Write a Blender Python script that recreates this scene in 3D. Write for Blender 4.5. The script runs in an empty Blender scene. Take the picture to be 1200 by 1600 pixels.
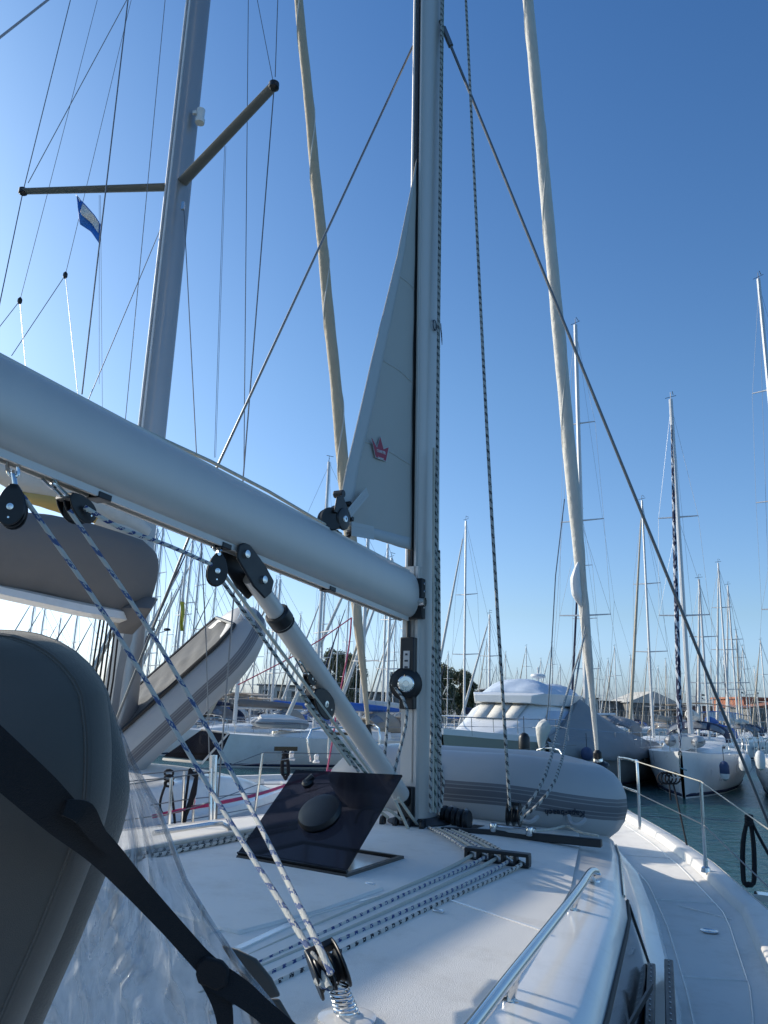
import bpy, math, random
from mathutils import Vector as V, Matrix
random.seed(7)
S=bpy.context.scene; COL=S.collection
# ------------------------------------------------------------------ camera and view geometry
F=1200.; PITCH=math.radians(14.26); ROLL=math.radians(2.1); ZC=2.45; ZW=-0.35
CR=Matrix.Rotation(math.pi/2+PITCH,3,'X')@Matrix.Rotation(ROLL,3,'Z'); CP=V((0,0,ZC))
def ray(px,py): return CR@V(((px-600)/F,(800-py)/F,-1))
def D(px,py,d): r=ray(px,py); return CP+r*(d/r.y)          # surveyed bearing at distance d
def G(px,py,z): r=ray(px,py); return CP+r*((z-ZC)/r.z)      # surveyed bearing on level z
TH=math.radians(28.2); MO=V((0.30,5.22,0)); RT=V((math.cos(TH),-math.sin(TH),0)); FW=V((math.sin(TH),math.cos(TH),0))
def B(l,f,z,o=MO): return o+RT*l+FW*f+V((0,0,z))            # boat frame: l to starboard, f forward of the mast
def CL(px,py,l=0.0,o=MO):                                   # bearing on the boat's fore and aft plane
    r=ray(px,py); t=((o+RT*l-CP).dot(RT))/r.dot(RT); return CP+r*t
def LF(p,o=MO): q=p-o; return q.dot(RT),q.dot(FW)
cam=bpy.data.cameras.new('camera'); co=bpy.data.objects.new('camera',cam); COL.objects.link(co)
cam.sensor_fit='VERTICAL'; cam.sensor_height=36; cam.sensor_width=27; cam.lens=27.0; cam.clip_start=.05; cam.clip_end=6000
co.matrix_world=Matrix.Translation(CP)@CR.to_4x4(); S.camera=co
# ------------------------------------------------------------------ materials
MATS={}
def nmat(name):
    m=bpy.data.materials.new(name); m.use_nodes=True; nt=m.node_tree; b=nt.nodes['Principled BSDF']; MATS[name]=m; return m,nt,b
def mat(name,col,rough=.5,metal=0,noise=.08,nscale=6,bump=0,bscale=200,coat=0,spec=.5,rvar=.1,stretch=None,dirt=0):
    m,nt,b=nmat(name); N=nt.nodes; L=nt.links
    tc=N.new('ShaderNodeTexCoord'); mp=N.new('ShaderNodeMapping'); L.new(tc.outputs['Object'],mp.inputs[0])
    if stretch: mp.inputs['Scale'].default_value=stretch
    n=N.new('ShaderNodeTexNoise'); n.inputs['Scale'].default_value=nscale; n.inputs['Detail'].default_value=5; L.new(mp.outputs[0],n.inputs[0])
    mx=N.new('ShaderNodeMix'); mx.data_type='RGBA'; c=V(col)
    mx.inputs[6].default_value=(*(c*(1-noise)),1); mx.inputs[7].default_value=(*(c*(1+noise)),1)
    L.new(n.outputs[0],mx.inputs[0]); out=mx.outputs[2]
    if dirt:
        n2=N.new('ShaderNodeTexNoise'); n2.inputs['Scale'].default_value=nscale*.6; n2.inputs['Detail'].default_value=9; n2.inputs['Roughness'].default_value=.75; L.new(tc.outputs['Object'],n2.inputs[0])
        r=N.new('ShaderNodeMapRange'); r.inputs[1].default_value=.5; r.inputs[2].default_value=.8; r.inputs[4].default_value=dirt; L.new(n2.outputs[0],r.inputs[0])
        m2=N.new('ShaderNodeMix'); m2.data_type='RGBA'; m2.inputs[7].default_value=(*(V((c.x*.62,c.y*.58,c.z*.52))),1); L.new(out,m2.inputs[6]); L.new(r.outputs[0],m2.inputs[0]); out=m2.outputs[2]
    L.new(out,b.inputs['Base Color'])
    r=N.new('ShaderNodeMapRange'); r.inputs[3].default_value=max(.02,rough-rvar); r.inputs[4].default_value=min(1,rough+rvar); L.new(n.outputs[0],r.inputs[0]); L.new(r.outputs[0],b.inputs['Roughness'])
    b.inputs['Metallic'].default_value=metal; b.inputs['Coat Weight'].default_value=coat; b.inputs['Coat Roughness'].default_value=.08; b.inputs['Specular IOR Level'].default_value=spec
    if bump:
        n3=N.new('ShaderNodeTexNoise'); n3.inputs['Scale'].default_value=bscale; n3.inputs['Detail'].default_value=3; L.new(tc.outputs['Object'],n3.inputs[0])
        bp=N.new('ShaderNodeBump'); bp.inputs['Strength'].default_value=bump; bp.inputs['Distance'].default_value=.004 if bscale>40 else .03; L.new(n3.outputs[0],bp.inputs['Height']); L.new(bp.outputs[0],b.inputs['Normal'])
    return m
gel=mat('gelcoat',(.80,.76,.70),.22,coat=.4,noise=.03,dirt=.45)
nonskid=mat('nonskid_deck',(.76,.725,.665),.62,noise=.04,bump=.55,bscale=330,dirt=.55)
gelfar=mat('gelcoat_far',(.72,.72,.70),.3,noise=.05,nscale=1.5,dirt=.35)
grayhull=mat('grey_hull',(.36,.38,.38),.35,noise=.06,nscale=1,dirt=.2)
olive=mat('olive_hull',(.30,.31,.26),.3,noise=.05,nscale=1)
navy=mat('navy_canvas',(.012,.02,.055),.8,noise=.2,bump=.2,bscale=8)
blue=mat('blue_canvas',(.03,.12,.42),.7,noise=.2,bump=.4,bscale=6)
bluewhite=mat('pale_blue_cover',(.50,.58,.68),.7,noise=.2,nscale=1.5,bump=.6,bscale=3)
taupe=mat('taupe_canvas',(.165,.15,.14),.85,noise=.1,bump=.5,bscale=5,nscale=4)
beige=mat('beige_canvas',(.36,.30,.24),.85,noise=.12,bump=.4,bscale=5)
tarp=mat('grey_tarp',(.23,.245,.25),.7,noise=.12,nscale=1.2,bump=1,bscale=2.2)
alu=mat('anodised_aluminium',(.60,.565,.52),.46,metal=.30,noise=.05,nscale=3,stretch=(3,3,.3),rvar=.06)
alufar=mat('mast_aluminium',(.55,.55,.55),.42,metal=.45,noise=.1,nscale=2)
alugrey=mat('grey_painted_mast',(.38,.37,.365),.32,metal=.45,noise=.07,nscale=3,stretch=(3,3,.25),dirt=.15)
spreadm=mat('grey_spreader',(.16,.165,.16),.5,metal=.3,noise=.1)
steel=mat('stainless_steel',(.66,.66,.65),.14,metal=1,noise=.06,nscale=12,rvar=.08)
wire=mat('wire_rope',(.16,.17,.18),.4,metal=.8,noise=.15,nscale=60)
black=mat('black_plastic',(.007,.0075,.009),.42,noise=.2,nscale=20)
strapm=mat('black_webbing',(.006,.006,.008),.8,noise=.2,bump=.6,bscale=500)
fabric=mat('grey_canvas',(.092,.082,.072),.9,noise=.2,nscale=5,bump=.35,bscale=900,dirt=.3)
fabric2=mat('light_grey_canvas',(.125,.113,.10),.9,noise=.1,nscale=30,bump=.6,bscale=420)
for f in (fabric,fabric2):
    b=f.node_tree.nodes['Principled BSDF']; b.inputs['Sheen Weight'].default_value=.6; b.inputs['Sheen Roughness'].default_value=.4; b.inputs['Sheen Tint'].default_value=(.9,.8,.65,1)
sail=mat('sailcloth',(.47,.45,.405),.75,noise=.05,nscale=3,bump=.25,bscale=5)
sailedge=mat('sail_edge_tape',(.50,.51,.50),.7,noise=.06)
furl=mat('furled_sailcloth',(.60,.58,.53),.75,noise=.12,nscale=5,bump=.5,bscale=12,dirt=.4)
furltan=mat('tan_furled_sail',(.46,.39,.29),.8,noise=.12,nscale=5,bump=.6,bscale=12)
ylw=mat('yellow_sailcloth',(.50,.36,.13),.8,noise=.2,bump=.4,bscale=10)
dinghym=mat('dinghy_fabric',(.38,.385,.385),.5,noise=.06,nscale=3,bump=.12,bscale=9,dirt=.2)
dinghyd=mat('dinghy_dark_band',(.075,.08,.09),.6,noise=.1)
canvasg=mat('grey_cover',(.105,.11,.115),.85,noise=.14,nscale=5,bump=.45,bscale=5)
red=mat('red_emblem',(.36,.03,.06),.6); white=mat('white_paint',(.75,.75,.75),.5); ink=mat('dark_ink',(.02,.03,.05),.5)
label=mat('printed_label',(.5,.5,.48),.5)
magenta=mat('magenta_rope',(.42,.03,.12),.8,bump=.5,bscale=300); magline=mat('pink_line',(.4,.06,.12),.8)
blackrope=mat('black_rope',(.008,.008,.011),.85,bump=.8,bscale=300)
creamrope=mat('cream_rope',(.52,.50,.42),.85,noise=.2,nscale=80,bump=.8,bscale=260)
teak=mat('teak_strip',(.36,.31,.25),.7,noise=.2,nscale=20,stretch=(1,1,8))
flagb=mat('flag_blue',(.03,.19,.62),.7,noise=.2); flagy=mat('flag_yellow',(.62,.5,.05),.7,noise=.25,nscale=9)
wallw=mat('pale_plaster',(.50,.48,.43),.9,noise=.12,nscale=.3,dirt=.3); wallg=mat('grey_concrete',(.20,.195,.18),.9,noise=.18,nscale=.2,dirt=.4)
brick=mat('red_render',(.34,.13,.07),.9,noise=.2,nscale=.6); rooft=mat('clay_tiles',(.38,.15,.08),.85,noise=.2,nscale=2); roofd=mat('dark_roof',(.10,.085,.07),.85,noise=.2,nscale=.4)
trunkm=mat('tree_bark',(.09,.065,.045),.9); quaym=mat('quay_stone',(.24,.23,.21),.9,noise=.15,nscale=.5)
winm=mat('dark_glass',(.012,.016,.022),.08,coat=.5,noise=.1); fendb=mat('fender_blue',(.035,.06,.14),.6); fendw=mat('fender_white',(.62,.63,.62),.5)
orange=mat('red_plastic',(.5,.05,.03),.5)
def ropemat(name,base,fleck,freq=26,wid=.34,per=1):
    m,nt,b=nmat(name); N=nt.nodes; L=nt.links
    uv=N.new('ShaderNodeUVMap'); sp=N.new('ShaderNodeSeparateXYZ'); L.new(uv.outputs[0],sp.inputs[0])
    a=N.new('ShaderNodeMath'); a.operation='MULTIPLY'; a.inputs[1].default_value=freq; L.new(sp.outputs[1],a.inputs[0])
    u=N.new('ShaderNodeMath'); u.operation='MULTIPLY_ADD'; u.inputs[1].default_value=1; L.new(sp.outputs[0],u.inputs[0]); L.new(a.outputs[0],u.inputs[2])
    f=N.new('ShaderNodeMath'); f.operation='FRACT'; L.new(u.outputs[0],f.inputs[0])
    g=N.new('ShaderNodeMath'); g.operation='LESS_THAN'; g.inputs[1].default_value=wid; L.new(f.outputs[0],g.inputs[0])
    # braid: fine diamonds break the fleck up
    w=N.new('ShaderNodeTexVoronoi'); w.inputs['Scale'].default_value=1; mp=N.new('ShaderNodeMapping'); mp.inputs['Scale'].default_value=(14,freq*9,1); L.new(uv.outputs[0],mp.inputs[0]); L.new(mp.outputs[0],w.inputs[0])
    h=N.new('ShaderNodeMath'); h.operation='GREATER_THAN'; h.inputs[1].default_value=.33; L.new(w.outputs['Color'],h.inputs[0])
    k=N.new('ShaderNodeMath'); k.operation='MULTIPLY'; L.new(g.outputs[0],k.inputs[0]); L.new(h.outputs[0],k.inputs[1])
    mx=N.new('ShaderNodeMix'); mx.data_type='RGBA'; mx.inputs[6].default_value=(*base,1); mx.inputs[7].default_value=(*fleck,1); L.new(k.outputs[0],mx.inputs[0]); L.new(mx.outputs[2],b.inputs['Base Color'])
    b.inputs['Roughness'].default_value=.85; bp=N.new('ShaderNodeBump'); bp.inputs['Strength'].default_value=.7; bp.inputs['Distance'].default_value=.002; L.new(w.outputs['Distance'],bp.inputs['Height']); L.new(bp.outputs[0],b.inputs['Normal'])
    return m
ropeblue=ropemat('blue_flecked_rope',(.47,.47,.43),(.06,.10,.22),11,.42)
ropeblue2=ropemat('blue_dashed_rope',(.55,.54,.48),(.03,.05,.17),20,.4)
ropeblack=ropemat('black_flecked_rope',(.55,.53,.47),(.015,.015,.02),20,.42)
ropebw=ropemat('black_white_halyard',(.38,.40,.38),(.045,.05,.055),19,.46)
ropegreen=ropemat('green_flecked_rope',(.34,.38,.33),(.03,.06,.045),15,.4)
spiralm=ropemat('navy_spiral_cover',(.5,.52,.55),(.01,.015,.05),.9,.8)
def tubestripe(name,base,dark):
    m=mat(name,base,.5,noise=.06,nscale=3,bump=.12,bscale=9,dirt=.15); nt=m.node_tree; N=nt.nodes; L=nt.links; b=N['Principled BSDF']; src=b.inputs['Base Color'].links[0].from_socket
    uv=N.new('ShaderNodeUVMap'); sp=N.new('ShaderNodeSeparateXYZ'); L.new(uv.outputs[0],sp.inputs[0])
    pp=N.new('ShaderNodeMath'); pp.operation='PINGPONG'; pp.inputs[1].default_value=.5; L.new(sp.outputs[0],pp.inputs[0])
    d=N.new('ShaderNodeMath'); d.operation='SUBTRACT'; d.inputs[1].default_value=.25; L.new(pp.outputs[0],d.inputs[0])
    a=N.new('ShaderNodeMath'); a.operation='ABSOLUTE'; L.new(d.outputs[0],a.inputs[0])
    r=N.new('ShaderNodeValToRGB'); e=r.color_ramp.elements; r.color_ramp.interpolation='CONSTANT'; e[0].position=0; e[0].color=(1,1,1,1); e[1].position=.010; e[1].color=(.55,.55,.55,1)
    for p,c in ((.014,1),(.026,.55),(.030,.9),(.040,0)): q=e.new(p); q.color=(c,c,c,1)
    L.new(a.outputs[0],r.inputs[0]); mx=N.new('ShaderNodeMix'); mx.data_type='RGBA'; mx.inputs[7].default_value=(*dark,1); L.new(r.outputs[0],mx.inputs[0]); L.new(src,mx.inputs[6]); L.new(mx.outputs[2],b.inputs['Base Color']); return m
tubem=tubestripe('inflated_tube',(.40,.40,.395),(.12,.12,.13))
def seethrough(name,col,alpha,rough=.05,bump=0,foggy=0):
    m,nt,b=nmat(name); N=nt.nodes; L=nt.links; o=N['Material Output']
    tr=N.new('ShaderNodeBsdfTransparent'); tr.inputs[0].default_value=(*col,1); b.inputs['Base Color'].default_value=(*[c*.8 for c in col],1); b.inputs['Roughness'].default_value=rough
    ms=N.new('ShaderNodeMixShader'); ms.inputs[0].default_value=alpha; L.new(tr.outputs[0],ms.inputs[1]); L.new(b.outputs[0],ms.inputs[2]); L.new(ms.outputs[0],o.inputs[0])
    if foggy:
        tc=N.new('ShaderNodeTexCoord'); mp=N.new('ShaderNodeMapping'); mp.inputs['Scale'].default_value=(3.2,3.2,1.6); mp.inputs['Rotation'].default_value=(0,.5,0); L.new(tc.outputs['Object'],mp.inputs[0])
        n=N.new('ShaderNodeTexNoise'); n.inputs['Scale'].default_value=2.6; n.inputs['Detail'].default_value=3; n.inputs['Distortion'].default_value=2.2; L.new(mp.outputs[0],n.inputs[0])
        r=N.new('ShaderNodeMapRange'); r.inputs[1].default_value=.35; r.inputs[2].default_value=.7; r.inputs[3].default_value=alpha*.5; r.inputs[4].default_value=alpha*1.8; L.new(n.outputs[0],r.inputs[0]); L.new(r.outputs[0],ms.inputs[0])
        wv=N.new('ShaderNodeTexWave'); wv.inputs['Scale'].default_value=1.7; wv.inputs['Distortion'].default_value=9; wv.inputs['Detail'].default_value=3; wv.inputs['Detail Scale'].default_value=1.2; L.new(mp.outputs[0],wv.inputs[0])
        pw=N.new('ShaderNodeMath'); pw.operation='POWER'; pw.inputs[1].default_value=7; L.new(wv.outputs['Fac'],pw.inputs[0]); ad=N.new('ShaderNodeMath'); ad.operation='MULTIPLY_ADD'; ad.inputs[1].default_value=.40; L.new(pw.outputs[0],ad.inputs[0]); L.new(r.outputs[0],ad.inputs[2]); L.new(ad.outputs[0],ms.inputs[0])
        bp=N.new('ShaderNodeBump'); bp.inputs['Strength'].default_value=1; bp.inputs['Distance'].default_value=.05; L.new(wv.outputs['Fac'],bp.inputs['Height']); L.new(bp.outputs[0],b.inputs['Normal'])
    return m
smoked=seethrough('smoked_acrylic',(.26,.27,.33),.38,.12)
smoked.node_tree.nodes['Principled BSDF'].inputs['Base Color'].default_value=(.02,.02,.026,1); smoked.node_tree.nodes['Principled BSDF'].inputs['Specular IOR Level'].default_value=.3
vinyl=seethrough('clear_vinyl',(.84,.87,.90),.27,.03,foggy=1)
vinyl.node_tree.nodes['Principled BSDF'].inputs['Base Color'].default_value=(.62,.63,.64,1)
screen=seethrough('clear_window',(.55,.58,.62),.45,.08)
def leafmat():
    m,nt,b=nmat('leaves'); N=nt.nodes; L=nt.links; g=N.new('ShaderNodeObjectInfo'); n=N.new('ShaderNodeTexNoise'); n.inputs['Scale'].default_value=.8; tc=N.new('ShaderNodeTexCoord'); L.new(tc.outputs['Object'],n.inputs[0])
    r=N.new('ShaderNodeValToRGB'); r.color_ramp.elements[0].color=(.05,.065,.03,1); r.color_ramp.elements[1].color=(.16,.17,.085,1); r.color_ramp.elements[0].position=.35; r.color_ramp.elements[1].position=.65; L.new(n.outputs[0],r.inputs[0]); L.new(r.outputs[0],b.inputs['Base Color']); b.inputs['Roughness'].default_value=.7; return m
leaf=leafmat()
def watermat():
    m,nt,b=nmat('harbour_water'); N=nt.nodes; L=nt.links; b.inputs['Base Color'].default_value=(.02,.085,.09,1); b.inputs['Roughness'].default_value=.12; b.inputs['IOR'].default_value=1.33; b.inputs['Specular IOR Level'].default_value=.5
    tc=N.new('ShaderNodeTexCoord'); mp=N.new('ShaderNodeMapping'); mp.inputs['Scale'].default_value=(1,1.7,1); mp.inputs['Rotation'].default_value=(0,0,.5); L.new(tc.outputs['Object'],mp.inputs[0]); prev=None
    for sc,st,ds in ((1.6,.9,.12),(6,.8,.035),(22,.4,.01)):
        n=N.new('ShaderNodeTexNoise'); n.inputs['Scale'].default_value=sc; n.inputs['Detail'].default_value=4; n.inputs['Distortion'].default_value=.6; L.new(mp.outputs[0],n.inputs[0])
        bp=N.new('ShaderNodeBump'); bp.inputs['Strength'].default_value=st; bp.inputs['Distance'].default_value=ds; L.new(n.outputs[0],bp.inputs['Height'])
        if prev: L.new(prev.outputs[0],bp.inputs['Normal'])
        prev=bp
    L.new(prev.outputs[0],b.inputs['Normal']); return m
# ------------------------------------------------------------------ mesh building
class MB:
    def __init__(s): s.v=[]; s.f=[]; s.uv=[]
    def add(s,vs,fs,uvs=None):
        o=len(s.v); s.v+=[V(p) for p in vs]
        for i,f in enumerate(fs): s.f.append([o+k for k in f]); s.uv.append(uvs[i] if uvs else [(0,0)]*len(f))
        return s
    def rings(s,R,closed=True,caps=True,vl=None):
        n=len(R[0]); vs=[p for r in R for p in r]; fs=[];uv=[]
        if vl is None:
            vl=[0]
            for i in range(1,len(R)): vl.append(vl[-1]+(sum((V(p) for p in R[i]),V())/n-sum((V(p) for p in R[i-1]),V())/n).length)
        for i in range(len(R)-1):
            for j in range(n if closed else n-1):
                k=(j+1)%n; fs.append([i*n+j,i*n+k,(i+1)*n+k,(i+1)*n+j]); a,b=j/n,(j+1)/n; uv.append([(a,vl[i]),(b,vl[i]),(b,vl[i+1]),(a,vl[i+1])])
        if caps and closed:
            m=len(R)-1; fs+=[list(range(n))[::-1],[m*n+j for j in range(n)]]; uv+=[[(.1,0)]*n,[(.1,vl[-1])]*n]
        return s.add(vs,fs,uv)
    def tube(s,pts,r,n=8,smooth=0,up=None,ry=None):
        pts=[V(p) for p in pts]
        if smooth: pts,r=spline(pts,smooth,r)
        if not isinstance(r,(list,tuple)): r=[r]*len(pts)
        T=[(pts[min(i+1,len(pts)-1)]-pts[max(i-1,0)]).normalized() for i in range(len(pts))]
        u=V(up) if up else (V((0,0,1)) if abs(T[0].z)<.95 else V((0,1,0))); R=[]
        for i,p in enumerate(pts):
            u=(u-T[i]*u.dot(T[i])).normalized(); w=T[i].cross(u); rr=r[i]; r2=rr*(ry or 1)
            R.append([p+u*(math.cos(2*math.pi*j/n)*rr)+w*(math.sin(2*math.pi*j/n)*r2) for j in range(n)])
        return s.rings(R)
    def lathe(s,prof,o,ax,n=16,phase=0):
        o=V(o); ax=V(ax).normalized(); u=ax.orthogonal().normalized(); w=ax.cross(u)
        return s.rings([[o+ax*h+(u*math.cos(2*math.pi*j/n)+w*math.sin(2*math.pi*j/n))*max(r,1e-4) for j in range(n)] for r,h in prof])
    def box(s,c,x,y,z):
        c,x,y,z=V(c),V(x),V(y),V(z); return s.rings([[c+x*a+y*b-z for a,b in ((-1,-1),(1,-1),(1,1),(-1,1))],[c+x*a+y*b+z for a,b in ((-1,-1),(1,-1),(1,1),(-1,1))]])
    def abox(s,x0,x1,y0,y1,z0,z1): return s.box(((x0+x1)/2,(y0+y1)/2,(z0+z1)/2),((x1-x0)/2,0,0),(0,(y1-y0)/2,0),(0,0,(z1-z0)/2))
    def prism(s,P,ext):
        ext=V(ext); return s.rings([[V(p) for p in P],[V(p)+ext for p in P]])
    def grid(s,fn,nu,nv):
        vs=[fn(i/nu,j/nv) for i in range(nu+1) for j in range(nv+1)]; w=nv+1
        return s.add(vs,[[i*w+j,i*w+j+1,(i+1)*w+j+1,(i+1)*w+j] for i in range(nu) for j in range(nv)])
    def build(s,name,m,parent=None,bevel=0,thick=0,sub=0,sharp=35,nofix=False):
        base=V(parent['_b']) if parent is not None and '_b' in parent else V((0,0,0))
        if parent is None and s.v:
            zs=min(p.z for p in s.v); base=V((sum(p.x for p in s.v)/len(s.v),sum(p.y for p in s.v)/len(s.v),zs))
        me=bpy.data.meshes.new(name); me.from_pydata([tuple(p-base) for p in s.v],[],s.f); 
        ul=me.uv_layers.new(name='UVMap'); k=0
        for u in s.uv:
            for c in u: ul.data[k].uv=c; k+=1
        if not nofix:
            import bmesh
            bm=bmesh.new(); bm.from_mesh(me); bmesh.ops.recalc_face_normals(bm,faces=bm.faces); bm.to_mesh(me); bm.free()
        me.materials.append(m); me.polygons.foreach_set('use_smooth',[True]*len(me.polygons)); me.set_sharp_from_angle(angle=math.radians(sharp)); me.update()
        o=bpy.data.objects.new(name,me); COL.objects.link(o)
        if parent is not None: o.parent=parent; o['_b']=tuple(base)
        else: o.location=base; o['_b']=tuple(base)
        if thick: q=o.modifiers.new('thickness','SOLIDIFY'); q.thickness=thick; q.offset=0
        if bevel: q=o.modifiers.new('bevel','BEVEL'); q.width=bevel; q.segments=2; q.limit_method='ANGLE'
        if sub: q=o.modifiers.new('sub','SUBSURF'); q.levels=sub; q.render_levels=sub
        return o
def spline(p,n,r=None):
    out=[];ro=[];m=len(p)
    for i in range(m-1):
        a,b,c,d=p[max(i-1,0)],p[i],p[i+1],p[min(i+2,m-1)]
        for k in range(n):
            t=k/n; out.append(.5*((2*b)+(c-a)*t+(2*a-5*b+4*c-d)*t*t+(3*b-a-3*c+d)*t**3))
            if isinstance(r,(list,tuple)): ro.append(r[i]*(1-t)+r[i+1]*t)
    out.append(p[-1])
    if isinstance(r,(list,tuple)): ro.append(r[-1]); return out,ro
    return out,r
def tag(o,label=None,cat=None,group=None,kind=None):
    if label: o['label']=label
    if cat: o['category']=cat
    if group: o['group']=group
    if kind: o['kind']=kind
    return o
def thing(name,loc,label,cat,group=None):
    o=bpy.data.objects.new(name,None); COL.objects.link(o); o.empty_display_size=.2; o.location=V(loc); o['_b']=tuple(V(loc)); return tag(o,label,cat,group)
def copytree(o,parent=None):
    c=o.copy(); COL.objects.link(c); c.parent=parent
    for ch in list(o.children): copytree(ch,c)
    return c
def text(body,size,name,m,parent,M,ext=.001):
    cu=bpy.data.curves.new(name,'FONT'); cu.body=body; cu.size=size; cu.extrude=ext; cu.align_x='CENTER'; cu.align_y='CENTER'
    t=bpy.data.objects.new(name,cu); COL.objects.link(t); bpy.context.view_layer.update()
    me=bpy.data.meshes.new_from_object(t.evaluated_get(bpy.context.evaluated_depsgraph_get())); bpy.data.objects.remove(t)
    base=V(parent['_b']); me.transform(Matrix.Translation(-base)@M); me.materials.clear(); me.materials.append(m)
    o=bpy.data.objects.new(name,me); COL.objects.link(o); o.parent=parent; o['_b']=tuple(base); return o
def frame(o,x,y): x=V(x).normalized(); z=x.cross(V(y)).normalized(); y=z.cross(x); m=Matrix((x,y,z)).transposed().to_4x4(); m.translation=V(o); return m
def interp(T,x):
    if x>=T[0][0]: return T[0][1]
    for (a,u),(b,w) in zip(T,T[1:]):
        if x>=b: t=(a-x)/(a-b); return u+(w-u)*t
    return T[-1][1]
# ------------------------------------------------------------------ sky, sun, world
SUN_AZ=math.radians(-62); SUN_EL=math.radians(24.5)
w=bpy.data.worlds.new('World'); S.world=w; w.use_nodes=True; nt=w.node_tree; bg=nt.nodes['Background']; sk=nt.nodes.new('ShaderNodeTexSky'); sk.sky_type='NISHITA'; sk.sun_disc=False
sk.sun_elevation=SUN_EL; sk.sun_rotation=SUN_AZ; sk.air_density=1.0; sk.dust_density=1.7; sk.ozone_density=2.2; sk.altitude=0; hs=nt.nodes.new('ShaderNodeHueSaturation'); hs.inputs['Saturation'].default_value=1.12; nt.links.new(sk.outputs[0],hs.inputs['Color'])
tcw=nt.nodes.new('ShaderNodeTexCoord'); spw=nt.nodes.new('ShaderNodeSeparateXYZ'); nt.links.new(tcw.outputs['Generated'],spw.inputs[0]); rw=nt.nodes.new('ShaderNodeValToRGB'); nt.links.new(spw.outputs[2],rw.inputs[0])
el=rw.color_ramp.elements; el[0].position=0; el[0].color=(.84,1.12,1.85,1); q=el.new(.05); q.color=(.84,1.05,1.45,1); el[1].position=.78; el[1].color=(.44,.72,.97,1); q=el.new(.12); q.color=(.83,.95,1.12,1); q=el.new(.4); q.color=(.70,.90,1.04,1)
mw=nt.nodes.new('ShaderNodeMix'); mw.data_type='RGBA'; mw.blend_type='MULTIPLY'; mw.inputs[0].default_value=1; nt.links.new(hs.outputs[0],mw.inputs[6]); nt.links.new(rw.outputs[0],mw.inputs[7]); nt.links.new(mw.outputs[2],bg.inputs[0]); bg.inputs[1].default_value=.13
sl=bpy.data.lights.new('sun','SUN'); sl.energy=3.0; sl.angle=math.radians(.55); sl.color=(1,.92,.8); so=bpy.data.objects.new('sun',sl); COL.objects.link(so)
sd=V((math.sin(SUN_AZ)*math.cos(SUN_EL),math.cos(SUN_AZ)*math.cos(SUN_EL),math.sin(SUN_EL))); so.rotation_euler=sd.to_track_quat('Z','Y').to_euler(); so.location=sd*50
S.view_settings.view_transform='Standard'; S.view_settings.look='None'; S.view_settings.exposure=.5; S.view_settings.gamma=1
# ------------------------------------------------------------------ water and quay
tag(MB().add([(-3000,-300,ZW),(3000,-300,ZW),(3000,4000,ZW),(-3000,4000,ZW)],[[0,1,2,3]]).build('water',watermat()),kind='structure')
tag(MB().abox(-1500,1500,150,3500,ZW-3,1.0).build('quay',quaym),kind='structure')
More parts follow.
